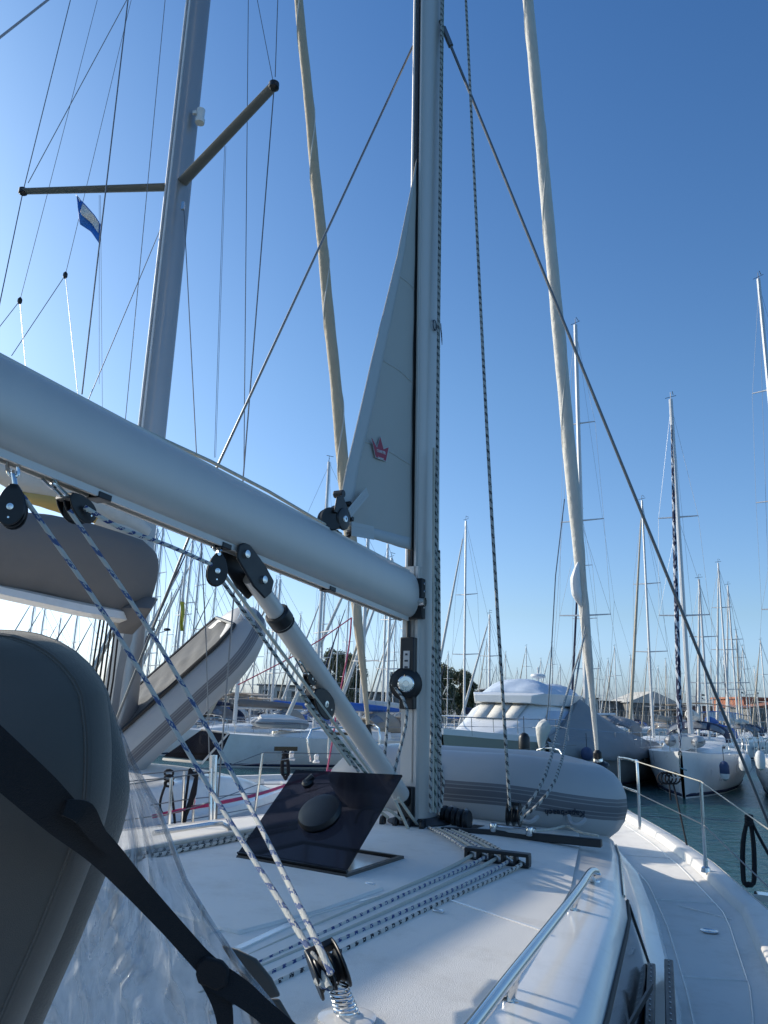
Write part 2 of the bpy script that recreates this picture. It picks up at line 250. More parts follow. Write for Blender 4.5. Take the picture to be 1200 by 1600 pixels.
# ------------------------------------------------------------------ a sailing yacht's hull, deck and cabin (boat frame)
HB=[(5.72,.05),(5.3,.22),(4.8,.42),(4.26,.66),(3.2,1.10),(2.02,1.53),(.62,1.95),(-.8,2.16),(-3,2.28),(-5.5,2.25),(-6.6,2.2)]
LT=[(3.1,.12),(2.6,.36),(2.0,.56),(1.2,.84),(.1,1.12),(-1.14,1.385),(-2.44,1.555),(-4,1.64),(-5,1.66)]
ZD=1.33; ZR=1.73
def roofz(l,f): lt=interp(LT,f); return ZR+.02-(l/max(lt,.3))**2*.05-max(0,f-.6)**1.5*.12
FS=[5.72,5.5,5.3,5.05,4.8,4.5,4.26,3.7,3.2,2.6,2.02,1.3,.62,-.1,-.8,-1.9,-3,-4.2,-5.5,-6.6]
def yacht(parent,o):
    hb=lambda f:interp(HB,f)
    m=MB(); R=[]
    for f in FS:
        w=hb(f); k=max(0,(f-3.2)/2.5); R.append([B(a*w*s,f-dz*k,z,o) for s in (-1,1) for a,z,dz in (((1,1.395,0),(.985,1.0,.1),(.93,.4,.25),(.8,ZW,.5),(.5,ZW-.4,.6)) if s<0 else ((.5,ZW-.4,.6),(.8,ZW,.5),(.93,.4,.25),(.985,1.0,.1),(1,1.395,0)))])
    m.rings(R,closed=False,caps=False); n=10; last=len(R)-1; m.add(R[last],[list(range(n))]); m.build('hull',gel,parent)
    m=MB(); R=[]
    for f in FS:
        w=hb(f); g=lambda a:max(w-a,w*.3)
        R.append([B(x,f,z,o) for x,z in ((-w,1.385),(-g(.02),1.40),(-g(.12),1.40),(-g(.135),1.395),(-g(.15),1.345),(-g(.185),1.340),(-g(.20),1.33),(g(.20),1.33),(g(.185),1.340),(g(.15),1.345),(g(.135),1.395),(g(.12),1.40),(g(.02),1.40),(w,1.385))])
    m.rings(R,closed=False,caps=False).build('deck',nonskid,parent,sharp=60)
    m=MB(); R=[]; fs=[3.1,2.85,2.6,2.3,2.0,1.6,1.2,.65,.1,-.5,-1.14,-1.8,-2.44,-3.2,-4,-5]
    for f in fs:
        lt=interp(LT,f); sc=min(1,(3.15-f)/.5); top=roofz(lt,f); ring=[]
        for s in (-1,1):
            q=[(lt+.31*sc,ZD-.03),(lt+.295*sc,ZD+.02),(lt+.27*sc,ZD+.075),(lt+.20*sc,ZD+.085),(lt+.185*sc,ZD+.10),(lt+.115*sc,top-.085*sc),(lt+.09*sc,top-.03*sc),(lt+.05,top-.008),(lt-.04,top)]
            q=[(s*a,z) for a,z in q]; ring+= q if s<0 else q[::-1]
            if s<0: ring+=[(l*lt,roofz(l*lt,f)) for l in (-.7,-.4,0,.4,.7)]
        R.append([B(a,f,max(z,ZD-.03),o) for a,z in ring])
    m.rings(R,closed=False,caps=False); m.add(R[0],[list(range(len(R[0])))]); m.add(R[-1],[list(range(len(R[-1])))]); m.build('coachroof',gel,parent,sharp=50)
    # non-skid roof panel just proud of the gloss moulding
    def g(u,v):
        f=-.55+1.6*(1-u)-4.3*u if False else 1.0-5.8*u; lt=interp(LT,f)-.13; l=(v*2-1)*lt; return B(l,f,roofz(l,f)+.004,o)
    MB().grid(g,30,16).build('roof_nonskid',nonskid,parent,nofix=False)
def mastmesh(m,base,top,a,b,n=20,taper=1):
    # rounded mast section: a fore and aft half size, b athwart half size
    R=[]
    for p,k in ((base,1),(top,taper)):
        R.append([p+FW*(math.copysign(abs(math.cos(t))**.8,math.cos(t))*a*k)+RT*(math.copysign(abs(math.sin(t))**.8,math.sin(t))*b*k) for t in [2*math.pi*j/n for j in range(n)]])
    return m.rings(R)
# ================================================================== THE YACHT WE STAND ON
Y=thing('sailing_yacht',B(0,0,ZD),'white sailing yacht filling the foreground, its grey boom running overhead to the mast','yacht')
yacht(Y,MO)
mb=B(0,0,ZR+.0); mt=CL(668,60); up=(mt-mb).normalized(); mtop=mb+up*16.5
def onmast(z): return mb+up*((z-mb.z)/up.z)
mast=mastmesh(MB(),mb,mtop,.155,.095).build('mast',alu,Y)
# aft face groove of the furling mast
m=MB(); 
for s in (-1,1): m.rings([[p-FW*.150+RT*(s*.030)+RT*a+FW*b for a,b in ((-.006,-.030),(.006,-.030),(.006,.03),(-.006,.03))] for p in (onmast(2.0),mtop)])
m.build('luff_groove',alu,mast)
m=MB(); m.rings([[p-FW*.166+RT*a+FW*b for a,b in ((-.008,-.012),(.008,-.012),(.008,.01),(-.008,.01))] for p in (onmast(1.95),mtop)]); m.build('groove_slot',black,mast)
m=MB(); m.rings([[p-FW*.166+RT*a+FW*b for a,b in ((-.055,-.014),(.055,-.014),(.055,.03),(-.055,.03))] for p in (onmast(1.74),onmast(3.36))]); m.build('mast_aft_plate',alu,mast)
gz=CL(640,932).z
def plate(name,z0,z1,w,d=.028,mm=black,off=.195): 
    m=MB(); m.rings([[p-FW*off+RT*a+FW*b for a,b in ((-w,-d),(w,-d),(w,d),(-w,d))] for p in (onmast(z0),onmast(z1))]); return m.build(name,mm,mast,bevel=.006)
gn=plate('gooseneck_bracket',CL(640,968).z,CL(640,905).z,.105)
m=MB()
for z in (CL(640,950).z,CL(640,925).z,CL(640,913).z): MB().lathe([(.009,0),(.007,.006)],onmast(z)-FW*.19+RT*.105,RT,8).build('bolt',steel,gn)
MB().lathe([(.03,-.02),(.03,.02)],onmast(CL(640,942).z)-FW*.21+RT*.10,RT,12).build('toggle_pin',steel,gn); pass
wz0,wz1=CL(634,1108).z,CL(634,995).z; wn=plate('furling_gear_housing',wz0,wz1,.05)
wc=onmast(CL(628,1068).z)-FW*.23; dax=(-FW*.9+RT*.45).normalized()
m=MB().lathe([(.001,-.05),(.098,-.05),(.105,-.04),(.105,-.012),(.085,-.004),(.09,.02),(.075,.03),(.001,.032)],wc,dax,32); m.build('furling_drum',black,wn)
m=MB().lathe([(.052,.0),(.052,.040),(.045,.046),(.02,.047),(.018,.036),(.001,.036)],wc,dax,24); m.build('winch_socket',steel,wn)
rr=(V((0,0,1)).cross(dax)).normalized()
MB().box(onmast(CL(632,1030).z)-FW*.226,RT*.022,FW*.002,V((0,0,.055))).build('printed_label',label,wn)
for i,(py,wd,mm) in enumerate(((1022,.008,ink),(1032,.012,ink),(1042,.012,ink))): MB().box(onmast(CL(632,py).z)-FW*.229,RT*wd,FW*.001,V((0,0,.006))).build('print_mark',mm,wn)
# torque rod between boom and furling housing
MB().tube([onmast(CL(632,968).z)-FW*.2,onmast(wz1)-FW*.2],.014).build('furling_rod',black,mast)
plate('vang_bracket',1.80,1.98,.05,.03); fp=plate('foot_plate_track',1.73,1.95,.03,.014,off=.18)
# mast collar
m=MB(); m.rings([[B(0,0,z)+FW*(math.cos(t)*a)+RT*(math.sin(t)*b) for t in [2*math.pi*j/24 for j in range(24)]] for z,a,b in ((ZR,.24,.2),(ZR+.03,.24,.2),(ZR+.045,.19,.13),(ZR+.06,.17,.11))]); m.build('mast_collar',black,mast)
# mast lettering: ring mark and SELDEN, on the starboard side
lp=CL(666,494,.10); bx=(FW*1+V((0,0,-.0))).normalized()
sp_=onmast(lp.z)+RT*.100; M=frame(sp_+FW*-.03-V((0,0,.0)),FW,V((0,0,1)))
text('SELDÉN',.075,'maker_lettering',ink,mast,frame(sp_+FW*.105-V((0,0,.0))-RT*.012,(FW*.9-RT*.35),V((0,0,1))),.002)
m=MB(); m.tube([sp_-FW*.045+(FW*math.cos(t)*.03+V((0,0,1))*math.sin(t)*.038)+RT*.001 for t in [2*math.pi*k/20 for k in range(21)]],.004,6); m.build('round_emblem',ink,mast)
lz=CL(672,930).z
for k in range(2): 
    text('F286' if k==0 else 'RB',.05,'section_mark',ink,mast,frame(onmast(lz-.06*k)+RT*.100+FW*.02,V((0,0,-1)),FW),.002)
# boom
ga=CL(640,932); gb=CL(-60,606); bd=(gb-ga).normalized(); bu=(V((0,0,1))-bd*bd.z).normalized(); bs=bd.cross(bu)
def bpt(s,u=0,l=0): return ga+bd*s+bu*u+bs*l
m=MB(); R=[]; n=28
def bsec(c,k=1): return [c+bu*(math.copysign(abs(math.cos(t))**.9,math.cos(t))*.152*k)+bs*(math.copysign(abs(math.sin(t))**.85,math.sin(t))*.088*k) for t in [2*math.pi*j/n for j in range(n)]]
for s,k in ((.02,.94),(.03,.985),(.045,1),(4.8,1)): R.append(bsec(bpt(s+.02),k))
boom=m.rings(R).build('boom',alu,Y,sharp=50)
m=MB()
for l in (-.024,.024): m.rings([[bpt(s,u,l+a) for u,a in ((-.140,-.007),(-.172,-.007),(-.172,.007),(-.140,.007))] for s in (.06,4.75)])
m.build('boom_bottom_track',alu,boom)
m=MB(); m.rings([[bpt(s,.145+u,a) for u,a in ((0,-.02),(.016,-.02),(.016,-.008),(.010,-.006),(.010,.006),(.016,.008),(.016,.02),(0,.02))] for s in (.06,4.75)]); m.build('boom_top_track',alu,boom)
MB().rings([bsec(bpt(.018),.94),bsec(bpt(.042),.97)]).build('boom_end_cap',gel,boom)
def onboom(px,py,u): # point on boom line for a bearing
    p=CL(px,py); s=(p-ga).dot(bd); return bpt(s,u)
m=MB()
for s_ in (.10,.16,.22): 
    for u_ in (-.09,0,.09): MB().lathe([(.007,0),(.006,.004),(.001,.005)],bpt(s_,u_,.088-abs(u_)*.12),bs,8).build('rivet',steel,boom)
MB().tube([bpt(.34+.02*math.cos(a),.03*math.sin(a),.089) for a in [j*.63 for j in range(11)]],.002,5).build('pressed_ring',alugrey,boom)
m=MB()
for s_ in (1.0,1.9,2.6): MB().box(bpt(s_,-.165,0),bd*.03,bs*.036,bu*.012).build('track_stop',black,boom,bevel=.003)
# outhaul line along boom top
pl=[onboom(534,823,.17),onboom(420,760,.19),onboom(330,712,.185),onboom(260,672,.17),onboom(200,640,.162)]
tag(MB().tube(pl,.0085).build('outhaul_rope',creamrope),'cream outhaul rope running along the top of the grey boom','rope')
# clew car and sheave at the sail's lower corner
cc=CL(530,808); t=thing('clew_car',cc,'black outhaul car with stacked sheaves at the lower aft corner of the mainsail','block')
m=MB(); m.lathe([(.012,-.035),(.062,-.035),(.068,-.028),(.068,.028),(.062,.035),(.012,.035)],cc,RT,26); m.build('sheave',black,t)
m=MB(); m.lathe([(.01,-.03),(.06,-.03),(.066,-.02),(.05,0),(.066,.02),(.06,.03),(.01,.03)],CL(515,812),(RT+bd*.7),26); m.build('sheave',black,t)
c2=CL(537,811,.05); MB().lathe([(.001,-.012),(.060,-.012),(.064,-.006),(.060,.004),(.03,.010),(.001,.010)],c2,RT,26).build('side_plate',black,t)
m=MB(); m.lathe([(.020,.010),(.018,.016),(.007,.017),(.006,.012)],c2,RT,16); m.build('axle_bolt',steel,t)
q=lambda x,y,l=0:CL(x,y,l)
m=MB(); 
for l in (-.04,.04):
    m.prism([q(525,777,l),q(534,773,l),q(541,792,l),q(546,812,l),q(536,806,l),q(521,800,l)],RT*.008)
m.build('cheek_plate',black,t,bevel=.003)
m=MB(); m.lathe([(.022,-.03),(.022,.03)],q(530,772),RT,14); m.lathe([(.016,-.03),(.016,.03)],q(541,788),RT,12); m.lathe([(.018,-.02),(.018,.02)],q(547,811),RT,4);m.lathe([(.018,-.02),(.018,.02)],q(548,832),RT,8); m.build('corner_roller',black,t,bevel=.003)
m=MB().tube([q(526,828),q(528,838),q(536,842),q(545,838),q(549,830)],.010,8,4); m.build('webbing_loop',black,t)
# mainsail, partly unrolled
sl_=[(651,245),(646,275),(620,400),(600,480),(580,560),(560,650),(541,730),(533,785),(549,834)]
def lux(py): return onmast(CL(651,py).z)-FW*.18
def leech(v):
    py=245+v*(834-245)
    for (a,b),(c,d) in zip(sl_,sl_[1:]):
        if b<=py<=d: return CL(a+(c-a)*(py-b)/(d-b),py)
    return CL(549,834)
def sailpt(u,v):
    a=leech(v); z0=CL(650,245).z; z1=CL(648,862).z; zz=z0+(z1-z0)*v; b=onmast(zz)-FW*.175
    if v>.9: pass
    p=a.lerp(b,u); belly=.05*math.sin(math.pi*u)*min(1,v*1.5)*(1-.8*v)+.012*math.sin(u*9+v*4)*v+.010*math.sin((u*.8+v)*26)*math.exp(-((1-v)*5)**2)*(1-u)+.006*math.sin(v*40+u*3)*max(0,u-.6); return p+RT*belly*.6
MB().grid(sailpt,20,50).build('mainsail',sail,Y,thick=.003,nofix=True)
ms=[o for o in Y.children if o.name.startswith('mainsail')][0]
MB().grid(lambda u,v:sailpt(u*(.13+.25*(1-v)),v*.93)+RT*.004,4,40).build('leech_tape',sailedge,ms,thick=.002,nofix=True)
MB().grid(lambda u,v:sailpt(.02+u*.96,.972+v*.027)+RT*.004,20,2).build('foot_tape',sailedge,ms,thick=.002,nofix=True)
for v0,v1 in ((.30,.36),(.52,.60),(.74,.80)):
    MB().grid(lambda u,v:sailpt(u*.97+.02,v0+(v1-v0)*u+.006*v)+RT*.0022,24,1).build('panel_seam',sail,ms,thick=.0012,nofix=True)
def strip(name,a,b,w,l=.02):
    A,Bp=CL(*a,l),CL(*b,l); d=(Bp-A).normalized(); n=d.cross(RT).normalized(); m=MB().box((A+Bp)/2,(Bp-A)/2,n*w,RT*.002)
    for k in (-.45,0,.45): m.box((A+Bp)/2+n*w*k+RT*.0025,(Bp-A)/2*.94,n*w*.05,RT*.001)
    return m.build(name,sailedge,ms)
strip('webbing_patch',(546,802),(574,768),.028,.045); strip('webbing_patch',(549,826),(584,833),.040,.045)
# red crown emblem
ce=[(580.5,684),(589,700),(594,683),(599,702),(607,699),(602.5,720),(587,714)]
cw=[(579.5,682),(588.7,697.5),(594,681),(599.3,700),(608.5,697.5),(603.3,721.5),(586.2,715)]
MB().prism([CL(x,y,.022) for x,y in cw],RT*.002).build('crown_outline',sailedge,ms)
MB().prism([CL(x,y,.0235) for x,y in ce],RT*.002).build('crown_emblem',red,ms)
a,b_=CL(588,706,.027),CL(603,711,.027)
text('CHARTER',.026,'emblem_lettering',white,ms,frame((a+b_)/2+V((0,0,.01)),b_-a,V((0,0,1))),.001)
text('SAILING',.021,'emblem_lettering',white,ms,frame((a+b_)/2-V((0,0,.035)),b_-a,V((0,0,1))),.001)
# rigid vang
va=onboom(362,878,-.16); vb=onmast(1.90)-FW*.22; vm=CL(430,972)
def lp_(t): return va.lerp(vb,t)
ax=(vb-va).normalized(); tm=(vm-va).dot(ax)/(vb-va).length
vang=MB().tube([lp_(.08),lp_(tm)],0.044,20).build('boom_vang',alu,Y)
MB().tube([lp_(tm),lp_(.97)],0.054,20).build('vang_lower_tube',alu,vang)
m=MB(); m.tube([lp_(tm-.012),lp_(tm-.008),lp_(tm+.018),lp_(tm+.022)],[.054,.062,.062,.056],20); m.tube([lp_(tm+.024),lp_(tm+.028)],.059,20); m.build('vang_collar',black,vang)
m=MB(); nn=ax.cross(RT).normalized()
for s in (-1,1):
    R=[]
    c=[(0,-.055),(-.03,0),(0,.055),(.17,.07),(.27,.055),(.29,0),(.27,-.055),(.17,-.065)]
    m.prism([va+ax*a+nn*b+RT*(s*.048-.006) for a,b in c],RT*.012)
m.build('vang_head_fitting',black,vang,bevel=.008)
m=MB(); 
for a in (.03,.2): m.lathe([(.020,.0),(.018,.012),(.008,.014)],va+ax*a+RT*.054,RT,14)
m.build('pivot_bolt',steel,vang)
MB().box(lp_(.985),ax*.06,RT*.035,nn*.03).build('vang_foot_fitting',black,vang,bevel=.01)
# purchase lines under the vang
grp='control lines under the boom vang'
# ---- pulley blocks
def block(c,d,side,s,label,double=False,shackle=None,name='pulley_block',group=None):
    """c centre, d unit direction to the head, side unit axle direction, s half height"""
    c,d,side=V(c),V(d).normalized(),V(side).normalized(); side=(side-d*side.dot(d)).normalized(); n=d.cross(side)
    t=thing(name,c,label,'pulley block',group); N=22
    offs=(-.28,.28) if double else (0,)
    for o in offs:
        cc=c+side*(o*s); 
        MB().lathe([(.2*s,-.16*s),(.56*s,-.16*s),(.58*s,-.12*s),(.45*s,0),(.58*s,.12*s),(.56*s,.16*s),(.2*s,.16*s)],cc-d*.12*s,side,24).build('sheave',black,t)
    edges=(-.52,0,.52) if double else (-.25,.25)
    for e in edges:
        cc=c+side*(e*s); P=[]
        for j in range(N):
            a=2*math.pi*j/N; P.append(cc+d*(math.cos(a)*s*.98)+n*(math.sin(a)*s*(.58-.12*math.cos(a)))-side*s*.05)
        q=MB().prism(P,side*s*.10).build('cheek',black,t,bevel=s*.04)
    e=edges[-1]
    m=MB().lathe([(.16*s,0),(.15*s,.05*s),(.06*s,.06*s),(.05*s,.02*s)],c+side*(e*s+.05*s)-d*.12*s,side,16)
    m.lathe([(.06*s,0),(.05*s,.04*s)],c+side*(e*s+.05*s)-d*.62*s,side,8); m.build('axle_bolt',steel,t)
    m=MB(); m.box(c+d*.82*s,side*(edges[-1]*s+.05*s),n*.2*s,d*.14*s); m.build('head_post',black,t,bevel=s*.05)
    if shackle:
        p=V(shackle); r=.09*s; k=(p-(c+d*s)); L=k.length; k=k.normalized(); a=c+d*.88*s
        m=MB(); w=.22*s; m.tube([a+side*w,a+side*w+k*L*.45,a+side*w*.8+k*L*.62,a+k*L*.72,a-side*w*.8+k*L*.62,a-side*w+k*L*.45,a-side*w],r,8,3); m.tube([a+side*w*1.5,a-side*w*1.5],r*1.2,8)
        m.build('lower_shackle',steel,t)
        w2=n; b=a+k*L*.62; m=MB(); m.tube([p+w2*w,b+w2*w+k*L*.1,b+w2*w*.6-k*L*.08,b-w2*w*.6-k*L*.08,b-w2*w+k*L*.1,p-w2*w],r,8,3); m.build('upper_shackle',steel,t)
    return t
gp='pulley blocks hanging under the boom'
p1=onboom(22,712,-.165); b1=CL(20,792,.02); k1=(p1-b1)
block(b1,V((0,0,1)),RT*.75-FW*.8,.070,'black double pulley block hanging upright from the boom at the left edge, steel shackle above',True,p1,group=gp)
p2=onboom(70,742,-.165); b2=CL(119,794,.0); block(b2,(CL(92,765)-CL(119,794)).normalized(),RT-FW*.1,.068,'black pulley block tilted on linked shackles, hanging second from left under the boom',True,p2,group=gp)
p3=onboom(340,852,-.165); b3=CL(339,890,.03); block(b3,V((0,0,1)),RT*.7-FW*.6,.074,'small black pulley block hanging beside the head of the boom vang',False,p3,group=gp)
# deck block standing on its spring
sb=G(542,1592,ZR); bt=CL(512,1512,LF(sb)[0]); bdir=(CL(300,1010)-bt).normalized()
t4=block(bt,bdir,RT-FW*-.25,.064,'black pulley block on a coil spring on the roof, blue flecked rope through it',True,name='deck_block')
m=MB(); pts=[]; top=bt-bdir*.062; sx=(top-sb)
for k in range(150):
    a=k/149; ang=a*7.5*2*math.pi; c=sb+V((0,0,.012))+sx*a*1.0; pts.append(c+V((math.cos(ang),math.sin(ang),0))*(.029-.008*a))
spr=m.tube(pts,.0027,6).build('coil_spring',steel,t4)
MB().lathe([(.068,0),(.070,.007),(.058,.010),(.026,.012),(.016,.024),(.001,.025)],sb-V((0,0,.002)),(0,0,1),28).build('base_plate',gel,t4)
# blue flecked sheet: two falls
gr='blue flecked mainsheet falls'
e1=CL(100,2,0) if False else None
tag(MB().tube([CL(36,775,.03),CL(180,985,.2),CL(330,1236,.45),bt+bdir*.02+(CL(492,1524,LF(sb)[0])-bt)*.5,CL(494,1532,LF(sb)[0])],.0080,10,3).build('mainsheet_rope',ropeblue),'white rope with blue flecks, left of the two falls from the leftmost boom block','rope',gr)
tag(MB().tube([CL(108,797,.03),CL(250,1010,.2),CL(380,1240,.45),CL(500,1482,LF(sb)[0]),CL(512,1515,LF(sb)[0])],.0080,10,3).build('mainsheet_rope',ropeblue),'white rope with blue flecks, right of the two falls from the tilted boom block','rope',gr)
tag(MB().tube([CL(132,792,.05),CL(190,826,.1),CL(262,852,.1),CL(330,882,.06)],.0085,10,3).build('mainsheet_rope',ropeblue2),'blue and white rope hanging between the tilted block and the vang block','rope',gr)
# lines from vang block down along the vang
for i,(a,b,mm,lb) in enumerate((((352,900),(585,1215),creamrope,'pale control line nearest below the boom vang'),((345,905),(560,1205),ropebw,'flecked control line second below the boom vang'),((470,1085),(575,1212),ropegreen,'green flecked control line between the vang pulley and mast foot'),((478,1100),(548,1195),creamrope,'cream control line below the vang pulley, furthest from the vang'))):
    tag(MB().tube([CL(*a,.03),CL(*b,.03+i*.02)],.0085,8).build('control_rope',mm),lb,'rope',grp)
vd=(CL(440,1030)-CL(520,1120)).normalized()
block(CL(499,1098),vd,RT,.115,'black pulley below the middle of the boom vang, over the control lines',False,name='vang_block')
block(CL(484,1060),vd,RT,.05,'small upper pulley of the boom vang purchase beside a steel shackle',False,shackle=CL(462,1025),name='vang_block')
# furling line from winch drum down
tag(MB().tube([wc+dax*.0+rr*-.09,CL(636,1110,.06),CL(620,1190,.05),CL(609,1230,.05)],.010,8,3).build('furling_rope',ropebw),'black and white rope leaving the furling drum on the mast','rope')
tag(MB().tube([CL(612,1050,-.1),CL(606,1120,-.1),CL(600,1200,-.05)],.009,8).build('furling_rope',ropebw),'flecked rope just left of the mast, ending at the vang foot','rope')
# halyards beside the mast, starboard side
hx=[((690,10),(683,700),(672,1270),ropebw,'dark flecked halyard tight against the mast, from the top of the picture'),
    ((692,30),(684,660),(680,1270),ropegreen,'green flecked halyard second from the mast'),
    (None,(678,700),(676,1268),creamrope,'plain cream halyard down the lower half of the mast'),
    (None,(681,820),(686,1268),ropebw,'black and white halyard outermost beside the lower mast'),
    (None,(684,860),(689,1262),ropeblack,'loose black flecked halyard with a bight beside the mast foot')]
for i,(a,b,c,mm,lb) in enumerate(hx):
    P=[CL(*c,.16),CL(*b,.15)]+([CL(*a,.13)] if a else []); 
    if i==4: P=[CL(689,1262,.17),CL(693,1222,.17),CL(688,1195,.17),CL(686,860,.15)]
    if a: P.append(P[-1]+(P[-1]-P[-2])*.25)
    tag(MB().tube(P,.0085 if i else .0095,8).build('halyard',mm),lb,'rope','halyards beside the mast')
# spinnaker halyard down to the sheet car, genoa sheets
scp=B(.74,.42,0); car=CL(800,1283,.85)
tag(MB().tube([CL(724,-60,.25),CL(728,0,.3),CL(748,420,.5),CL(768,800,.7),D(797,1268,4.74)],.010,8,4).build('sheet_rope',ropebw),'long black and white rope hanging free right of the mast down to the roof track','rope')
fs0=CL(935,1196); fs1=CL(825,0); fdir=(fs1-fs0).normalized()
def fsp(py):
    a,b=fs0,fs1
    lo,hi=0,1
    for _ in range(30):
        mid=(lo+hi)/2; p=a.lerp(b,mid); q=CR.transposed()@(p-CP); y=800-F*q.y/-q.z
        if y>py: lo=mid
        else: hi=mid
    return a.lerp(b,lo)
clew=fsp(992)-FW*.05
gs='genoa sheets from the furled sail to the roof track'
tag(MB().tube([D(806,1278,4.72),D(852,1212,4.80),D(884,1090,6.3),clew],.0095,8,4).build('sheet_rope',ropebw),'left one of the pair of flecked sheets from the furled genoa to the roof car','rope',gs)
tag(MB().tube([D(812,1282,4.70),D(868,1218,4.74),D(893,1105,6.3),clew+V((0,0,.1))],.0095,8,4).build('sheet_rope',ropebw),'right one of the pair of flecked sheets from the furled genoa to the roof car','rope',gs)
t=block(D(803,1272,4.74),V((0,0,1)),RT,.07,'black pulley block on the cross track in front of the grey dinghy',True,name='sheet_car')
m=MB(); m.box(G(802,1296,ZR+.05),RT*.13,FW*.035,V((0,0,.018))); 
for a in (-.11,.11): m.lathe([(.022,-.02),(.022,.03)],G(802,1296,ZR+.05)+RT*a-FW*.04,(0,0,1),10)
m.build('car_body',steel,t,bevel=.006)
# roof cross track
tr0,tr1=B(.25,.33,ZR+.03),G(940,1317,ZR-.01)
m=MB(); P=[G(x,y,ZR+.02) for x,y in ((690,1298),(780,1303),(860,1310),(940,1318))]; R=[[p+FW*a+V((0,0,b)) for a,b in ((-.025,-.02),(-.02,.022),(.02,.022),(.025,-.02))] for p in P]; m.rings(R); m.build('cross_track',black,Y,bevel=.004)
tag(MB().tube([G(x,y,ZR+.03) for x,y in ((818,1300),(860,1296),(885,1291),(905,1300),(935,1306))],.008,6,4).build('lashing_rope',creamrope),'thin pale lashing between the cross track and the dinghy','rope')
# furled genoa with its stay, drum
m=MB(); P=[];r=[]
for k in range(60):
    a=k/59; p=fs0.lerp(fs0+(fs1-fs0)*1.12,a); P.append(p)
    base=.018+.068*min(1,a*3.2) if a<.32 else .086; base*= (1.12 if .1<a<.2 else 1); r.append(base*(1-.28*a)*(1+.02*math.sin(k*1.9)+.02*math.sin(k*.7)))
genoa=MB().tube(P,r,14).build('furled_genoa',furl,Y)
# spiral leech edge
m=MB(); Q=[]
for k in range(400):
    a=.06+.94*k/399; i=a*59; i0=min(58,int(i)); rad=r[i0]*(1-(i-i0))+r[i0+1]*(i-i0); p=P[i0].lerp(P[i0+1],i-i0); ang=a*26; Q.append(p+(RT*math.cos(ang)+FW*math.sin(ang))*rad*.99)
m.tube(Q,.009,5); m.build('sail_edge_spiral',furl,genoa)
cw_=fsp(930); m=MB(); m.tube([fsp(880)-FW*.07,fsp(905)-FW*.085-RT*.05,fsp(930)-FW*.09-RT*.05,fsp(948)-FW*.05-RT*.02],[.01,.06,.06,.012],10,3); m.build('genoa_clew_fold',white,genoa)
m=MB(); d=fdir; dr=fs0; m.lathe([(.015,.22),(.05,.18),(.055,.08),(.085,.05),(.12,.04),(.13,.02),(.10,.0),(.10,-.07),(.13,-.09),(.125,-.11),(.03,-.12),(.02,-.2)],dr-d*.02,d,24); m.build('furling_drum',black,genoa)
MB().lathe([(.05,.03),(.06,.05),(.052,.1),(.04,.12)],dr,d,16).build('drum_collar',steel,genoa)
MB().tube([dr-d*.15,B(0,5.5,ZD+.03)],.02).build('stem_fitting',steel,genoa)
# shrouds
def proj(p): q=CR.transposed()@(p-CP); return 600+F*q.x/-q.z,800-F*q.y/-q.z
st=CL(688,32,.10); s1=G(1235,1370,ZD+.09)
m=MB().tube([st,s1],.0115,8); m.tube([st+(s1-st)*.01,st+(s1-st)*.035],.022,8); m.build('shroud',wire,Y)
m=MB().tube([CL(645,72,-.1),CL(340,728,-1.0),D(132,1250,5.3)],.0085,8); m.build('shroud',wire,Y)
MB().tube([D(132,1250,5.3),B(-2.0,-.9,ZD+.05)],.012).build('shroud_turnbuckle',steel,Y)
MB().box(B(2.05,1.0,ZD+.06),RT*.2,FW*.05,V((0,0,.02))).build('chain_plate',steel,Y)
# pulpit, stanchions, lifelines
def deckpt(px,py,z=ZD+.08): return G(px,py,z)
pa,pb=deckpt(1000,1296),deckpt(970,1268)
def above(base,py):   # vertical over base until bearing row py
    lo,hi=0,6
    for _ in range(40):
        mid=(lo+hi)/2
        if proj(base+V((0,0,mid)))[1]>py: lo=mid
        else: hi=mid
    return base+V((0,0,lo))
at=above(pa,1190); bt_=above(pb,1184); bow=B(.12,5.6,ZD+.7)
m=MB().tube([pa,at-V((0,0,.05)),at+(bt_-at)*.12,bt_+(at-bt_)*.1,bt_-V((0,0,.05)),pb],.014,10,3)
m.tube([above(pa,1238),above(pb,1228)],.011,8)
h0=D(840,1172,11.2);h1=D(874,1172,10.9)
m.build('pulpit',steel,Y); m=MB().tube([D(835,1200,11.3),h0,h1,D(882,1200,10.7)],.014,8,3); m.tube([bt_+(at-bt_)*.05-V((0,0,.02)),h1],.013,8) if False else None
m.build('pulpit',steel,Y)
sbp=deckpt(1103,1358); stt=above(sbp,1221); lean=(D(1095,1221,stt.y)-stt)
stt=stt+lean
m=MB().tube([sbp,stt],.0125,10); m.lathe([(.035,-.02),(.03,.01),(.016,.02),(.016,.06)],sbp,(0,0,1),12); m.build('stanchion',steel,Y)
for py0,py1,z in ((1190,1221,1),(1240,1291,0)):
    a=above(pa,py0); b=stt if z else sbp.lerp(stt,.5); d_=b+(b-a)*0+(D(1215,1306 if z else 1400,b.y*.78)-b)
    MB().tube([a,b,d_],.0045,6).build('lifeline',wire if not z else creamrope,Y)
# cleat near bow
m=MB(); cb=G(975,1290,ZD+.03); cf=(FW).normalized()
cb=D(965,1262,9.4)
m=MB().tube([cb-FW*.15+V((0,0,.10)),cb+FW*.15+V((0,0,.10))],.016,8); m.tube([cb-FW*.06,cb-FW*.05+V((0,0,.1))],.014,8); m.tube([cb+FW*.06,cb+FW*.05+V((0,0,.1))],.014,8); m.build('cleat',steel,Y)
